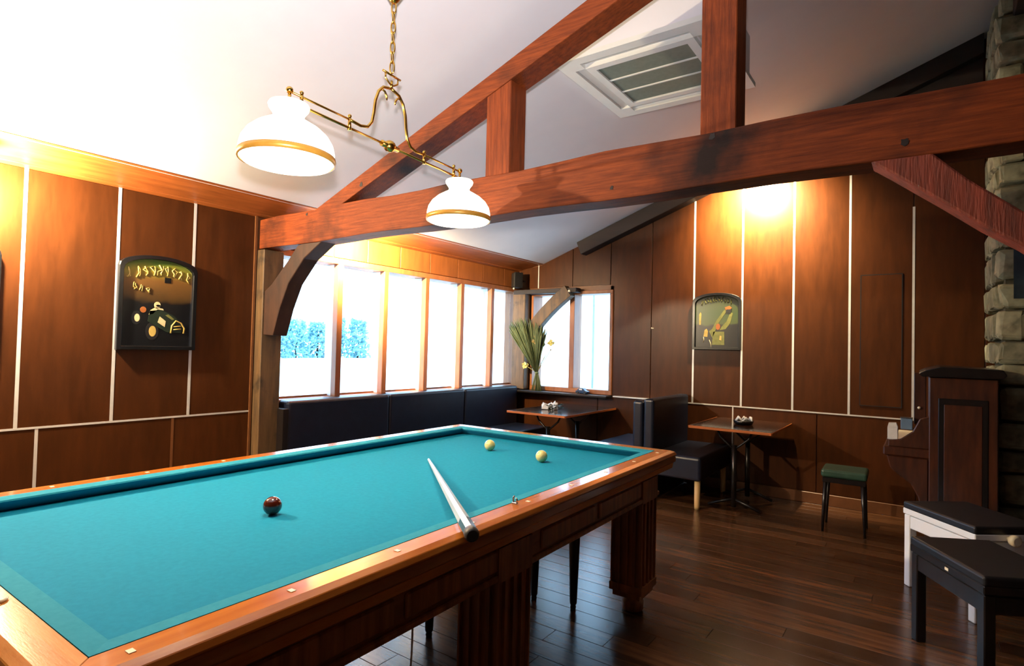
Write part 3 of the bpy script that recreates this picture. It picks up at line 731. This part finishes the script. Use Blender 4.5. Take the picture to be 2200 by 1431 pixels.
for (x, y_) in ((-1.60, 5.06), (-1.60, 5.85), (-2.6, 5.06), (-2.6, 5.85)):
    MB().lathe([(0.022, 0), (0.024, 0.03), (0.026, 0.25)], 14).obj('leg', 'pale_wood', booth, loc=(x + 2.085, y_ - 5.49, 0))

def booth_table(label, x0, x1, y0, y1, zt):
    cx_, cy_ = (x0 + x1) / 2, (y0 + y1) / 2
    t = thing('booth_table', label, 'table', (cx_, cy_, 0), 0, 'booth tables by the back wall')
    hx, hy = (x1 - x0) / 2, (y1 - y0) / 2
    top_ = B('table_top', 'table_top', t, -hx, hx, -hy, hy, zt - 0.022, zt, 0.003)
    for s in (-1, 1):
        xa, xb = sorted((s * hx, s * (hx + .006))); 
        o = B('edge_band', 'table_edge', top_, xa, xb, -hy, hy, -0.012, 0.010, 0.002)
        ya, yb = sorted((s * hy, s * (hy + .006)))
        o = B('edge_band', 'table_edge', top_, -hx, hx, ya, yb, -0.012, 0.010, 0.002)
    for s in (-1, 1):
        yy = s * hy * 0.55
        MB().tube([(0, yy, 0.02), (0, yy, zt - 0.16)], 0.022, 10).obj('pedestal', 'black_wood', t)
        for e in (-1, 1):
            MB().tube([(0, yy, zt - 0.20), (e * .05, yy, zt - .16), (e * .12, yy, zt - .10), (e * .15, yy, zt - .03)], 0.010, 6).obj('bracket', 'black_wood', t)
            MB().tube([(0, yy, 0.09), (e * .12, yy, 0.05), (e * .22, yy, 0.012)], 0.013, 6).obj('foot', 'black_wood', t)
    return t
booth_table('brown table in the corner between the two windows', -3.50, -2.81, 4.83, 5.95, 0.72)
booth_table('brown orange-edged table right of the booth bench', -1.69, -1.01, 5.08, 5.95, 0.72)

# small things on the tables
def crumple(mb, c, w, h, seed, n=7):
    rnd = random.Random(seed)
    ring1 = [Vector((c[0] + w * math.cos(2 * math.pi * i / n) * rnd.uniform(.6, 1.1), c[1] + w * math.sin(2 * math.pi * i / n) * rnd.uniform(.6, 1.1), c[2] + 0.002 + h * .1 * rnd.random())) for i in range(n)]
    ring2 = [Vector((c[0] + .75 * w * math.cos(2 * math.pi * (i + .4) / n) * rnd.uniform(.4, 1.2), c[1] + .75 * w * math.sin(2 * math.pi * (i + .4) / n) * rnd.uniform(.4, 1.2), c[2] + h * rnd.uniform(.5, 1.0))) for i in range(n)]
    ring3 = [Vector((c[0] + .3 * w * math.cos(2 * math.pi * i / n) * rnd.uniform(.4, 1.2), c[1] + .3 * w * math.sin(2 * math.pi * i / n) * rnd.uniform(.4, 1.2), c[2] + h * rnd.uniform(.5, 1.2))) for i in range(n)]
    mb.loft([ring1, ring2, ring3])
def leafy(t, n, r, mat, seed, zlo=0.01, zhi=0.06):
    rnd = random.Random(seed); mb = MB()
    for i in range(n):
        a = rnd.uniform(0, 6.28); d = rnd.uniform(.2, 1) * r; z = rnd.uniform(zlo, zhi)
        c = Vector((d * math.cos(a), d * math.sin(a), z)); u = Vector((math.cos(a), math.sin(a), rnd.uniform(-.2, .7))).normalized() * 0.028
        v = Vector((-math.sin(a), math.cos(a), rnd.uniform(-.4, .4))).normalized() * 0.011
        w = u.cross(v).normalized() * 0.0025
        mb.add([c - u, c + v + w, c + u, c - v + w, c - w], [(0, 1, 2), (0, 2, 3), (0, 4, 1), (1, 4, 2), (2, 4, 3), (3, 4, 0)])
    return mb.obj('leaves', mat, t)
nap = thing('napkin_arrangement', 'crumpled white napkin with dark green sprigs on the corner table', 'napkin', (-3.22, 5.22, 0.72))
mb = MB(); crumple(mb, (-0.05, 0, 0), 0.07, 0.075, 4); crumple(mb, (0.03, 0.03, 0), 0.055, 0.085, 9); mb.obj('napkin', 'paper', nap)
leafy(nap, 40, 0.10, 'leaf_dark', 5).location = (0.07, -0.03, 0)
ash = thing('glass_ashtray', 'dark glass ashtray with white twisted paper on the orange-edged table', 'ashtray', (-1.33, 5.50, 0.72))
MB().lathe([(0.055, 0.0), (0.075, 0.004), (0.09, 0.035), (0.085, 0.038), (0.065, 0.012), (0.01, 0.010)], 20).obj('bowl', 'frame_black', ash)
mb = MB()
for a, b in (((-.07, 0), (-.03, .04)), ((-.03, .04), (.02, .03)), ((-.06, -.02), (.0, -.05)), ((.0, -.05), (.06, -.02)), ((.05, .04), (.08, -.03)), ((.03, .05), (.07, .01))):
    mb.tube([(a[0], a[1], .03), ((a[0] + b[0]) / 2, (a[1] + b[1]) / 2, .065), (b[0], b[1], .038)], [0.007, 0.011, 0.006], 6)
mb.obj('twisted_paper', 'paper', ash)
orn = thing('ledge_ornament', 'small dark blue model car standing on the back window ledge', 'ornament', (-3.20, 5.885, 0.852))
MB().prism([(-.075, .012), (.075, .012), (.078, .035), (.045, .042), (.02, .068), (-.035, .066), (-.06, .04), (-.078, .035)], 'y', -.032, .032).obj('body', 'blue_and_lit_navy', orn, 0.006, 2)
for sx in (-.045, .045):
    for sy in (-.032, .032):
        MB().lathe([(0.015, -.006), (0.016, 0), (0.015, .006)], 12).obj('wheel', 'black_plastic', orn, loc=(sx, sy, 0.0165), rot=(R2(90), 0, 0))
MB().box(-.028, .012, -.033, .033, .046, .060).obj('window_glass', 'paper', orn)

# dried bouquet on the ledge
bq = thing('dried_bouquet', 'tied bouquet of dried green grasses and yellow flowers on the corner window ledge', 'bouquet', (-3.82, 5.865, 0.852))
rnd = random.Random(11)
mb = MB()
for i in range(60):
    a = rnd.uniform(0, 6.28); d = rnd.random() ** .5
    p0 = Vector((0.075 * d * math.cos(a), 0.045 * d * math.sin(a), 0.0)); p1 = Vector((0.014 * math.cos(a) * d, 0.014 * math.sin(a) * d, 0.215))
    mb.tube([p0, (p0 + p1) / 2 + Vector((0, 0, .01)), p1], [0.0035, 0.003, 0.003], 4)
mb.obj('stems', 'stem_green', bq)
mb = MB()
for i in range(230):
    t = rnd.random(); ang = -0.66 + 0.88 * t; L = 0.60 + 0.10 * rnd.random() - 0.25 * max(0, t - .55)
    yy = rnd.uniform(-.10, .06)
    p0 = Vector((rnd.uniform(-.012, .012), rnd.uniform(-.012, .012), 0.21)); p2 = Vector((math.sin(ang) * L, yy, 0.21 + math.cos(ang) * L))
    if p2.x < -0.10: p2.y = rnd.uniform(-.20, -.06)
    if p2.x < -0.31: p2.x = -0.31 + rnd.uniform(0, .03)
    mid = (p0 + p2) / 2 + Vector((0.03 * math.sin(ang), 0, 0.02))
    mb.tube([p0, mid, p0 + (p2 - p0) * .82, p2], [0.0025, 0.005, 0.009, 0.001], 4)
g_ = mb.obj('grass_fan', 'straw', bq); g_['kind'] = 'stuff'
def flower(x, y_, z_, r, mat, seed):
    rn = random.Random(seed); mb = MB()
    for i in range(7):
        a = 2 * math.pi * i / 7 + rn.uniform(-.2, .2); u = Vector((math.cos(a), rn.uniform(-.5, .5), math.sin(a))) * r; v = Vector((-math.sin(a), 0.3, math.cos(a))) * r * .45
        w = Vector((0, -.006, 0))
        mb.add([(0, 0, 0), tuple(u * .6 + v), tuple(u + w), tuple(u * .6 - v), tuple(u * .5 - w * 1.5)], [(0, 1, 2), (0, 2, 3), (0, 4, 1), (1, 4, 2), (2, 4, 3), (3, 4, 0)])
    mb.sphere((0, 0, 0), r * .35, 8, 6)
    mb.tube([(0, 0, 0), ((0 - x) * .5, (0 - y_) * .5, (0.22 - z_) * .5), (0 - x, 0 - y_, 0.22 - z_)], 0.0035, 4)
    return mb.obj('flower', mat, bq, loc=(x, y_, z_))
flower(0.195, 0.0, 0.585, 0.045, 'petal_yellow', 1)
flower(-0.135, -0.06, 0.305, 0.045, 'petal_yellow', 2)
flower(0.01, -0.04, 0.61, 0.06, 'petal_brown', 3)
flower(0.03, -0.03, 0.66, 0.04, 'petal_brown', 6)
flower(0.20, -0.01, 0.50, 0.012, 'petal_brown', 4)
flower(0.09, -0.01, 0.56, 0.03, 'leaf_dark', 5)
for (x, z_) in ((0.10, .70), (0.13, .69), (0.085, .62), (0.15, .46)):
    MB().tube([(0, 0, 0.21), (x * .5, -.01, .21 + (z_ - .21) * .55), (x, -.01, z_)], [0.002, 0.004, 0.002], 5).obj('stalk', 'stem_green', bq)
MB().lathe([(0.022, 0.205), (0.025, 0.212), (0.025, 0.222), (0.022, 0.228)], 14).obj('tie', 'straw', bq)

# loudspeaker in the corner
sp = thing('loudspeaker', 'small black loudspeaker mounted high in the corner above the windows', 'loudspeaker', (-4.10, 5.80, 2.195), R2(-40))
MB().prism([(-.075, -.05), (.075, -.05), (.055, .06), (-.055, .06)], 'z', -.09, .10).obj('cabinet', 'black_plastic', sp, 0.006, 2)
B('grille', 'rubber', sp, -.065, .065, -.056, -.05, -.078, .088, 0.003)
MB().tube([(0, .05, 0), (-.02, .11, 0.0)], 0.012, 8).obj('bracket', 'black_plastic', sp)
MB().sphere((0.0, -.04, -.097), 0.012, 8, 6).obj('mount_knob', 'ivory', sp)
hk = MB().box(-.012, .012, -.014, 0, -.004, .004).tube([(0, -.012, 0), (0, -.03, .006)], .003, 6).obj('wall_hook', 'ivory', loc=(-2.405, YB, 1.615))
tag(hk, 'tiny pale hook on the back wall right of the corner window', 'hook')

# ------------------------------------------------------------------ arched signs
def sign_outline(w, h1, h2, n=14):
    pts = [(-w, 0), (w, 0)]
    for i in range(n + 1):
        t = math.pi * i / n; x = w * math.cos(t); pts.append((x, h1 + (h2 - h1) * (math.sin(t) ** 0.9 if 0 < t < math.pi else 0)))
    return pts
def print_mat(name, stops, zlo, zhi):
    m, nt, b = base_mat(name, (0, 0, 0, 1), 0.3)
    N = nt.nodes; tc = N.new('ShaderNodeTexCoord'); sx = N.new('ShaderNodeSeparateXYZ'); link(nt, tc.outputs['Object'], sx.inputs[0])
    nz = N.new('ShaderNodeTexNoise'); nz.inputs['Scale'].default_value = 7; link(nt, tc.outputs['Object'], nz.inputs['Vector'])
    ml = N.new('ShaderNodeMath'); ml.operation = 'MULTIPLY_ADD'; ml.inputs[1].default_value = 0.10; link(nt, nz.outputs['Fac'], ml.inputs[0]); link(nt, sx.outputs['Z'], ml.inputs[2])
    mr = N.new('ShaderNodeMapRange'); mr.inputs['From Min'].default_value = zlo + .05; mr.inputs['From Max'].default_value = zhi + .05; link(nt, ml.outputs[0], mr.inputs['Value'])
    rp = N.new('ShaderNodeValToRGB'); link(nt, mr.outputs[0], rp.inputs['Fac'])
    e = rp.color_ramp.elements
    e[0].position, e[0].color = stops[0]; e[1].position, e[1].color = stops[-1]
    for p, c in stops[1:-1]:
        k = e.new(p); k.color = c
    link(nt, rp.outputs['Color'], b.inputs['Base Color'])
print_mat('car_print', [(0.0, srgb(8, 10, 14)), (0.50, srgb(12, 13, 16)), (0.55, srgb(66, 48, 24)), (0.74, srgb(104, 72, 34)), (0.84, srgb(126, 112, 40)), (0.93, srgb(72, 100, 36)), (1.0, srgb(58, 92, 34))], 0.0, 0.63)
print_mat('pub_print', [(0.0, srgb(8, 9, 12)), (0.42, srgb(10, 11, 14)), (0.46, srgb(50, 62, 24)), (0.62, srgb(40, 58, 26)), (0.85, srgb(46, 54, 28)), (1.0, srgb(34, 42, 24))], 0.0, 0.58)

def arched_sign(name, label, loc, rz, w, h1, h2, pm):
    t = thing(name, label, 'sign', loc, rz)
    out = sign_outline(w, h1, h2); inn_ = sign_outline(w - .028, h1 - .022, h2 - .026)
    inn_ = [(x, max(z, 0.026)) for x, z in inn_]
    mb = MB(); n = len(out)
    vs = [(x, -0.036, z) for x, z in out] + [(x, -0.036, z) for x, z in inn_] + [(x, 0, z) for x, z in out] + [(x, -0.014, z) for x, z in inn_]
    fs = []
    for i in range(n):
        j = (i + 1) % n
        fs += [(i, j, n + j, n + i), (2 * n + i, 2 * n + j, j, i), (n + i, n + j, 3 * n + j, 3 * n + i)]
    fs.append(tuple(range(2 * n, 3 * n)))
    mb.add(vs, fs).obj('frame', 'frame_black', t, 0.003)
    MB().prism([(x, z) for x, z in inn_], 'y', -0.016, -0.012).obj('picture', pm, t)
    ln = [(x * .985, -0.019, z - .006) for x, z in inn_[2:]]
    MB().tube(ln, 0.0022, 5).obj('gilt_line', 'olive_paint', t)
    return t
def stroke(mb, pts, r=0.004):
    mb.tube([(x, -0.0185, z) for x, z in pts], r, 5)
def letters(t, n, x0, x1, zf, hgt, seed, mat='gold_paint', r=0.0042):
    """illegible lettering: curly strokes along the arch"""
    rn = random.Random(seed)
    for i in range(n):
        x = x0 + (x1 - x0) * (i + .5) / n; z_ = zf(x); w = (x1 - x0) / n * .38
        mb = MB()
        for q_ in range(2):
            stroke(mb, [(x + w * rn.uniform(-1.1, 1.1), z_ + hgt * (0.5 - j_ / 3.0) + hgt * rn.uniform(-.18, .18)) for j_ in range(4)], r * rn.uniform(.7, 1.25))
        mb.obj('lettering', mat, t)
def flat(t, name, mat, poly, y0=-0.0185, y1=-0.015):
    return MB().prism(poly, 'y', y0, y1).obj(name, mat, t)
def ell(cx_, cz_, rx, rz_, n=14): return [(cx_ + rx * math.cos(2 * math.pi * i / n), cz_ + rz_ * math.sin(2 * math.pi * i / n)) for i in range(n)]
# racing car sign on the window wall (local +x runs along +Y of the room)
s1 = arched_sign('arched_sign', 'black framed arched sign painted with a racing car, on the left wall', (XL + 0.001, 1.748, 1.295), R2(90), 0.243, 0.545, 0.63, 'car_print')
letters(s1, 9, -0.20, 0.21, lambda x: 0.535 - 1.1 * (x - .01) ** 2, 0.06, 3)
letters(s1, 3, -0.16, -0.05, lambda x: 0.405 - .35 * (x + .1), 0.035, 8, r=0.0035)
flat(s1, 'dark_patch', 'frame_black', [(0.035, .455), (.075, .455), (.075, .49), (.035, .49)])
flat(s1, 'car_body', 'car_green', [(-.06, .19), (.06, .12), (.15, .12), (.165, .17), (.10, .235), (.02, .27), (-.05, .26)])
flat(s1, 'bonnet_highlight', 'olive_paint', [(.045, .235), (.09, .205), (.105, .21), (.065, .242)], -.020, -.018)
flat(s1, 'number_plate', 'cream_paint', [(.0, .185), (.045, .155), (.05, .195), (.012, .225)], -.020, -.018)
mb = MB(); stroke(mb, [(.085, .115), (.09, .165), (.115, .20), (.15, .185), (.172, .15), (.168, .115)], 0.006); stroke(mb, [(.10, .14), (.15, .145)], 0.004); stroke(mb, [(.10, .16), (.15, .165)], 0.004); mb.obj('radiator', 'gold_paint', s1)
flat(s1, 'tyre', 'black_plastic', ell(-.032, .125, .040, .060), -.0178, -.015); flat(s1, 'tyre', 'black_plastic', ell(-.13, .21, .030, .045), -.0178, -.015)
flat(s1, 'wheel', 'gold_paint', ell(-.03, .125, .022, .036)); flat(s1, 'wheel', 'cream_paint', ell(-.125, .21, .016, .026)); flat(s1, 'wheel', 'orange_paint', ell(-.09, .265, .018, .02))
flat(s1, 'driver_head', 'cream_paint', ell(-.005, .30, .020, .023)); flat(s1, 'driver_goggles', 'frame_black', ell(.0, .297, .014, .007), -.0215, -.019)
flat(s1, 'driver_arm', 'cream_paint', [(-.055, .235), (-.03, .24), (-.005, .272), (.035, .268), (.03, .278), (-.015, .285), (-.045, .265)])
# green sign on the back wall
s2_ = arched_sign('arched_sign', 'black framed arched green sign with a raised arm, on the back wall', (-1.717, YB - 0.001, 1.395), 0.0, 0.243, 0.49, 0.58, 'pub_print')
letters(s2_, 11, -0.16, 0.15, lambda x: 0.515 - 1.6 * x * x, 0.045, 5, 'olive_paint', 0.0035)
flat(s2_, 'arm', 'olive_paint', [(-.075, .19), (-.045, .21), (.0, .30), (.085, .42), (.12, .435), (.13, .42), (.10, .395), (.02, .27), (-.02, .17), (-.04, .12)])
flat(s2_, 'hand', 'orange_paint', [(.08, .43), (.125, .445), (.15, .425), (.13, .405), (.09, .405)], -.021, -.018)
flat(s2_, 'arm', 'olive_paint', [(.03, .20), (.09, .21), (.135, .27), (.16, .37), (.135, .38), (.10, .29), (.05, .235)])
flat(s2_, 'face', 'orange_paint', ell(.015, .235, .022, .032), -.020, -.016)
flat(s2_, 'apron', 'olive_paint', [(-.045, .05), (.08, .05), (.078, .185), (-.03, .185)])
flat(s2_, 'apron_pocket', 'gold_paint', [(.03, .10), (.05, .095), (.052, .14), (.035, .145)], -.020, -.018)
flat(s2_, 'candle', 'gold_paint', [(-.175, .255), (-.16, .255), (-.155, .37), (-.165, .385), (-.178, .36)])
flat(s2_, 'tankard', 'gold_paint', [(-.13, .135), (-.09, .13), (-.085, .19), (-.10, .215), (-.12, .20)])
flat(s2_, 'cap', 'frame_black', [(.09, .385), (.14, .375), (.15, .41), (.10, .41)], -.0225, -.020)
mb = MB(); stroke(mb, [(-.135, .07), (-.125, .10), (-.13, .13)], .0028); stroke(mb, [(-.05, .02), (-.055, .06), (-.07, .10)], .0028); mb.obj('highlight_line', 'cream_paint', s2_)
# sliver of a third frame at the left picture edge
s3 = arched_sign('arched_sign', 'dark framed sign cut off by the left edge of the picture', (XL + 0.001, 0.688, 1.27), R2(90), 0.243, 0.545, 0.63, 'car_print')

# ------------------------------------------------------------------ stools and piano benches
def stool(name, label, loc, rz, w, h, seat_mat, leg_mat, taper, cat='stool'):
    t = thing(name, label, cat, loc, rz)
    soft_box('seat', seat_mat, t, -w, w, -w, w, h - 0.06, h, 0.018)
    B('seat_frame', leg_mat, t, -w + .01, w - .01, -w + .01, w - .01, h - 0.10, h - 0.06, 0.003)
    for sx in (-1, 1):
        for sy in (-1, 1):
            MB().tube([(sx * (w - .02) * taper, sy * (w - .02) * taper, 0), (sx * (w - .03), sy * (w - .03), h - .09)], [0.009, 0.017], 10).obj('leg', leg_mat, t)
    return t
stool('green_stool', 'small stool with a green padded seat beside the old organ', (-0.50, 5.25, 0), 0.03, 0.155, 0.48, 'green_leather', 'black_wood', 1.05)

def piano_bench(label, loc, rz, L, Wd, h, frame_mat, pad_mat, slat):
    """local x = long side, origin on the floor below the near left corner"""
    t = thing('piano_bench', label, 'bench', loc, rz, 'piano benches at the right edge')
    pad = soft_box('seat_pad', pad_mat, t, 0.0, L, 0, Wd, h - 0.045, h, 0.012)
    B('seat_rail', frame_mat, t, 0.0, L, 0.0, Wd, h - 0.075, h - 0.040, 0.004)
    for (x0, x1, y0, y1) in ((0.01, L - .01, 0.01, 0.03), (0.01, L - .01, Wd - .03, Wd - .01), (0.01, 0.03, 0.03, Wd - .03), (L - .03, L - .01, 0.03, Wd - .03)):
        B('apron', frame_mat, t, x0, x1, y0, y1, h - 0.155, h - 0.082, 0.003)
    for sx in (0, 1):
        for sy in (0, 1):
            x0 = 0.005 if not sx else L - 0.05; y0 = 0.005 if not sy else Wd - 0.05
            B('leg', frame_mat, t, x0, x0 + .045, y0, y0 + .045, 0.0, h - 0.078, 0.004)
    if slat: MB().box(-.012, .012, -.0025, .0, -.006, .006).obj('maker_plate', 'ivory', t, loc=(L * .55, .0, h - .058))
    return t
# black bench: left end edge runs from (-0.05,3.50) to (0.20,3.00)
ang = math.atan2(3.02 - 3.47, 0.198 + 0.051)
bb1 = piano_bench('black piano bench with a black padded seat at the right edge, nearest the camera', (-0.051, 3.47, 0), ang, 0.52, 0.36, 0.495, 'black_wood', 'black_pad', True)
ang2 = math.atan2(3.845 - 4.249, 0.22 + 0.099)
bb2 = piano_bench('white framed piano bench with a black seat behind the black bench', (-0.099, 4.249, 0), ang2, 0.515, 0.40, 0.50, 'white_paint', 'black_pad', False)
MB().lathe([(0.012, 0), (0.012, .02), (0.028, .024), (0.03, .045), (0.02, .052)], 18).obj('height_knob', 'ivory', bb2, loc=(0.515, 0.18, 0.44), rot=(0, R2(90), 0))

# ------------------------------------------------------------------ old reed organ
org = thing('reed_organ', 'dark carved wooden reed organ in shadow beside the stone pillar', 'organ', (0.03, 4.80, 0))
# local: x towards the stone pillar (back), y away from camera, keyboard projects to -x
B('side_panel', 'organ_wood', org, 0.0, 0.36, 0.0, 0.04, 0.0, 1.24, 0.006)
B('side_panel', 'organ_wood', org, 0.0, 0.36, 0.96, 1.0, 0.0, 1.24, 0.006)
B('back_panel', 'organ_wood', org, 0.33, 0.36, 0.04, 0.96, 0.0, 1.24, 0.003)
B('front_panel', 'organ_wood', org, 0.02, 0.05, 0.04, 0.96, 0.0, 1.20, 0.004)
MB().prism([(-0.04, 1.24), (0.38, 1.24), (0.40, 1.265), (0.38, 1.30), (0.06, 1.31), (-0.02, 1.285), (-0.06, 1.262)], 'y', -0.04, 1.04).obj('lid', 'black_wood', org, 0.006, 2)
B('panel_moulding', 'black_wood', org, 0.05, 0.31, -0.006, 0.002, 0.18, 1.10, 0.004)
B('panel_inset', 'organ_wood', org, 0.08, 0.28, -0.009, -0.002, 0.22, 1.06, 0.006)
B('key_bed', 'organ_wood', org, -0.26, 0.02, 0.02, 0.98, 0.68, 0.745, 0.01)
MB().prism([(-0.23, 0.745), (0.02, 0.745), (0.02, 0.98), (-0.05, 0.95), (-0.09, 0.86), (-0.16, 0.80), (-0.23, 0.79)], 'y', 0.02, 0.055).obj('key_cheek', 'organ_wood', org, 0.006)
wk = MB().box(-.075, .065, -.011, .011, 0, .02).mesh('white_key', 'ivory', 0.001)
for i in range(34):
    o = bpy.data.objects.new('white_key', wk); COL.objects.link(o); o.parent = org; o.location = (-0.12, 0.09 + i * .0245, 0.752)
for s_y in (0.03, 0.93):
    MB().prism([(-0.24, 0.68), (0.0, 0.68), (0.0, 0.30), (-0.04, 0.33), (-0.06, 0.42), (-0.10, 0.50), (-0.17, 0.55), (-0.22, 0.60)], 'y', s_y, s_y + .04).obj('bracket', 'organ_wood', org, 0.008)
B('plinth', 'black_wood', org, -0.02, 0.38, -0.02, 1.02, 0.0, 0.10, 0.006)
MB().prism([(-0.085, 0.90), (-0.015, 0.95), (-0.015, 1.262), (-0.085, 1.262)], 'y', 0.10, 0.125).obj('music_desk', 'organ_wood', org, 0.004)
MB().sphere((-.055, .092, 1.02), 0.010, 10, 8).obj('stop_knob', 'ivory', org)
MB().tube([(-0.10, 0.08, 0.865), (-0.015, 0.08, 0.915)], 0.006, 6).obj('desk_rail', 'strip', org)
pb = thing('paper_box', 'white card box on the organ key bed', 'box', (-0.175, 4.865, 0.7915))
MB().box(-.03, .03, -.03, .03, 0, .085).obj('carton', 'paper', pb, 0.002); MB().prism([(-.03, .086), (.03, .086), (.02, .115), (-.024, .112)], 'y', -.028, .028).obj('flap', 'paper', pb)
bc = thing('blue_tin', 'shiny blue grey tin beside the white box on the organ', 'tin', (-0.095, 4.865, 0.8685))
MB().box(-.034, .034, -.03, .03, 0, .075).obj('body', 'blue_card', bc, 0.004, 2); MB().box(-.035, .035, -.031, .031, .075, .083).obj('lid', 'steel', bc, 0.002)

# ------------------------------------------------------------------ stone pillar
pil = thing('stone_pillar', 'rough pale stone chimney pillar at the right edge', 'pillar', (0.43, 5.22, 0))
B('core', 'mortar', pil, 0.03, 1.20, 0.03, 0.75, 0.0, 3.98)
rnd = random.Random(21)
def stone_obj(cx_, cy_, cz_, hx, hy, hz):
    mb = MB(); vs = []
    for sx in (-1, 1):
        for sy in (-1, 1):
            for sz in (-1, 1): vs.append((sx * hx * rnd.uniform(.8, 1.04), sy * hy * rnd.uniform(.85, 1.1), sz * hz * rnd.uniform(.8, 1.04)))
    mb.add(vs, [(0, 1, 3, 2), (4, 6, 7, 5), (0, 4, 5, 1), (2, 3, 7, 6), (0, 2, 6, 4), (1, 5, 7, 3)])
    me = mb.mesh('stone', 'stone', min(hx, hz) * .35, 2)
    for v in me.vertices:
        v.co += Vector((rnd.uniform(-1, 1), rnd.uniform(-1, 1), rnd.uniform(-1, 1))) * 0.006
    o = bpy.data.objects.new('stone', me); COL.objects.link(o); o.parent = pil; o.location = (cx_, cy_, cz_)
z = 0.0
while z < 3.9:
    hh = rnd.uniform(0.14, 0.26); hh = min(hh, 3.95 - z)
    x = -0.03 + rnd.uniform(-.015, .02)
    while x < 0.75:
        ww = rnd.uniform(.16, .34)
        stone_obj(x + ww / 2, 0.02, z + hh / 2, ww / 2 * .97, 0.07, hh / 2 * .96); x += ww
    yv = 0.10
    while yv < 0.72:
        ww = rnd.uniform(.18, .32)
        if yv + ww > 0.755: ww = 0.755 - yv
        if ww > .06: stone_obj(0.03, yv + ww / 2, z + hh / 2, 0.07, ww / 2 * .97, hh / 2 * .96)
        yv += ww
    z += hh
brd = thing('hanging_cloth', 'dark teal cloth hanging on the stone pillar at the right edge', 'cloth', (0.62, 5.10, 1.78))
mb = MB(); nn = 10; rings = []
vs = []; fs = []
for i in range(nn + 1):
    for j in range(6):
        x = -.13 + .4 * i / nn; zz = .42 * j / 5
        vs.append((x, 0.012 * math.sin(i * 1.9 + j * .4), zz)); 
for i in range(nn):
    for j in range(5): fs.append((i * 6 + j, (i + 1) * 6 + j, (i + 1) * 6 + j + 1, i * 6 + j + 1))
m0 = len(vs)
vs2 = [(x, y_ + .008, z_) for x, y_, z_ in vs]
mb.add(vs, fs, True); mb.add(vs2, [f[::-1] for f in fs], True)
mb.obj('cloth_sheet', 'teal_cloth', brd)
MB().tube([(-.14, 0.006, .43), (.28, 0.006, .43)], .008, 8).obj('hanging_rod', 'black_wood', brd)

# ================================================================== OUTSIDE
ground = struct(B('ground', 'gravel', None, -40, XL - .2, -30, 40, -0.4, -0.15), 'bright pale gravel yard outside the windows')
g2 = struct(B('ground', 'gravel', None, XL - .2, 20, YB + .2, 40, -0.4, -0.15), 'bright pale yard behind the back window')
def bush(x, y_, z0, hgt, seed):
    rn = random.Random(seed); mb = MB()
    for i in range(420):
        a = rn.uniform(0, 6.28); zz = rn.random(); r = (0.34 * (1 - .4 * zz)) * rn.uniform(.4, 1)
        c = Vector((r * math.cos(a), r * math.sin(a), zz * hgt)); s_ = rn.uniform(.04, .085)
        u = Vector((rn.uniform(-1, 1), rn.uniform(-1, 1), rn.uniform(-1, 1))).normalized() * s_; v = u.orthogonal().normalized() * s_ * .6; w = u.cross(v).normalized() * s_ * .3
        mb.add([c - u, c + v, c + u, c - v, c + w, c - w], [(0, 1, 4), (1, 2, 4), (2, 3, 4), (3, 0, 4), (1, 0, 5), (2, 1, 5), (3, 2, 5), (0, 3, 5)])
    return mb, (x, y_, z0)
B_ = []
bank = struct(MB().prism([(-30, -.15), (-11.0, -.15), (-11.6, 1.0), (-30, 1.0)], 'y', 2, 10.2).obj('bank', 'gravel'), 'pale raised bank outside the window')
labels = ['leftmost blue-green shrub outside the first window pane', 'second blue-green shrub outside the first window pane', 'blue-green shrub behind the first mullion', 'blue-green shrub at the left of the second window pane', 'rightmost blue-green shrub outside the second window pane']
for i in range(5):
    mb, loc = bush(-12.1 + rnd.uniform(-.1, .1), 7.55 + .58 * i, 0.99, 0.75 + .1 * (i % 2) + .06 * i, 40 + i)
    t = thing('garden_shrub', labels[i], 'shrub', loc, 0, 'shrubs outside the window')
    mb.obj('foliage', 'hedge', t)
    MB().tube([(0, 0, 0), (0.02, 0, .3), (0, 0.02, .6)], [0.03, .025, .012], 6).obj('trunk', 'dark_beam', t)
hill = struct(MB().prism([(-1, 0.9), (12, 0.9), (14.0, 3.2), (10, 4.1), (6, 3.6), (3, 3.9), (0, 3.0)], 'x', -30, -29).obj('hill', 'hill'), 'pale hazy hill far outside the window')
blg = struct(B('neighbour_wall', 'render_white', None, -9.6, -9.0, 8.25, 22, -.15, 6.0), 'overexposed white neighbouring wall outside the window')
pp = B('fence_post', 'post_grey', None, -4.72, -4.685, 8.98, 9.02, -.15, 4.5, 0.01); tag(pp, 'faint grey post outside the right pane of the back window', 'post')
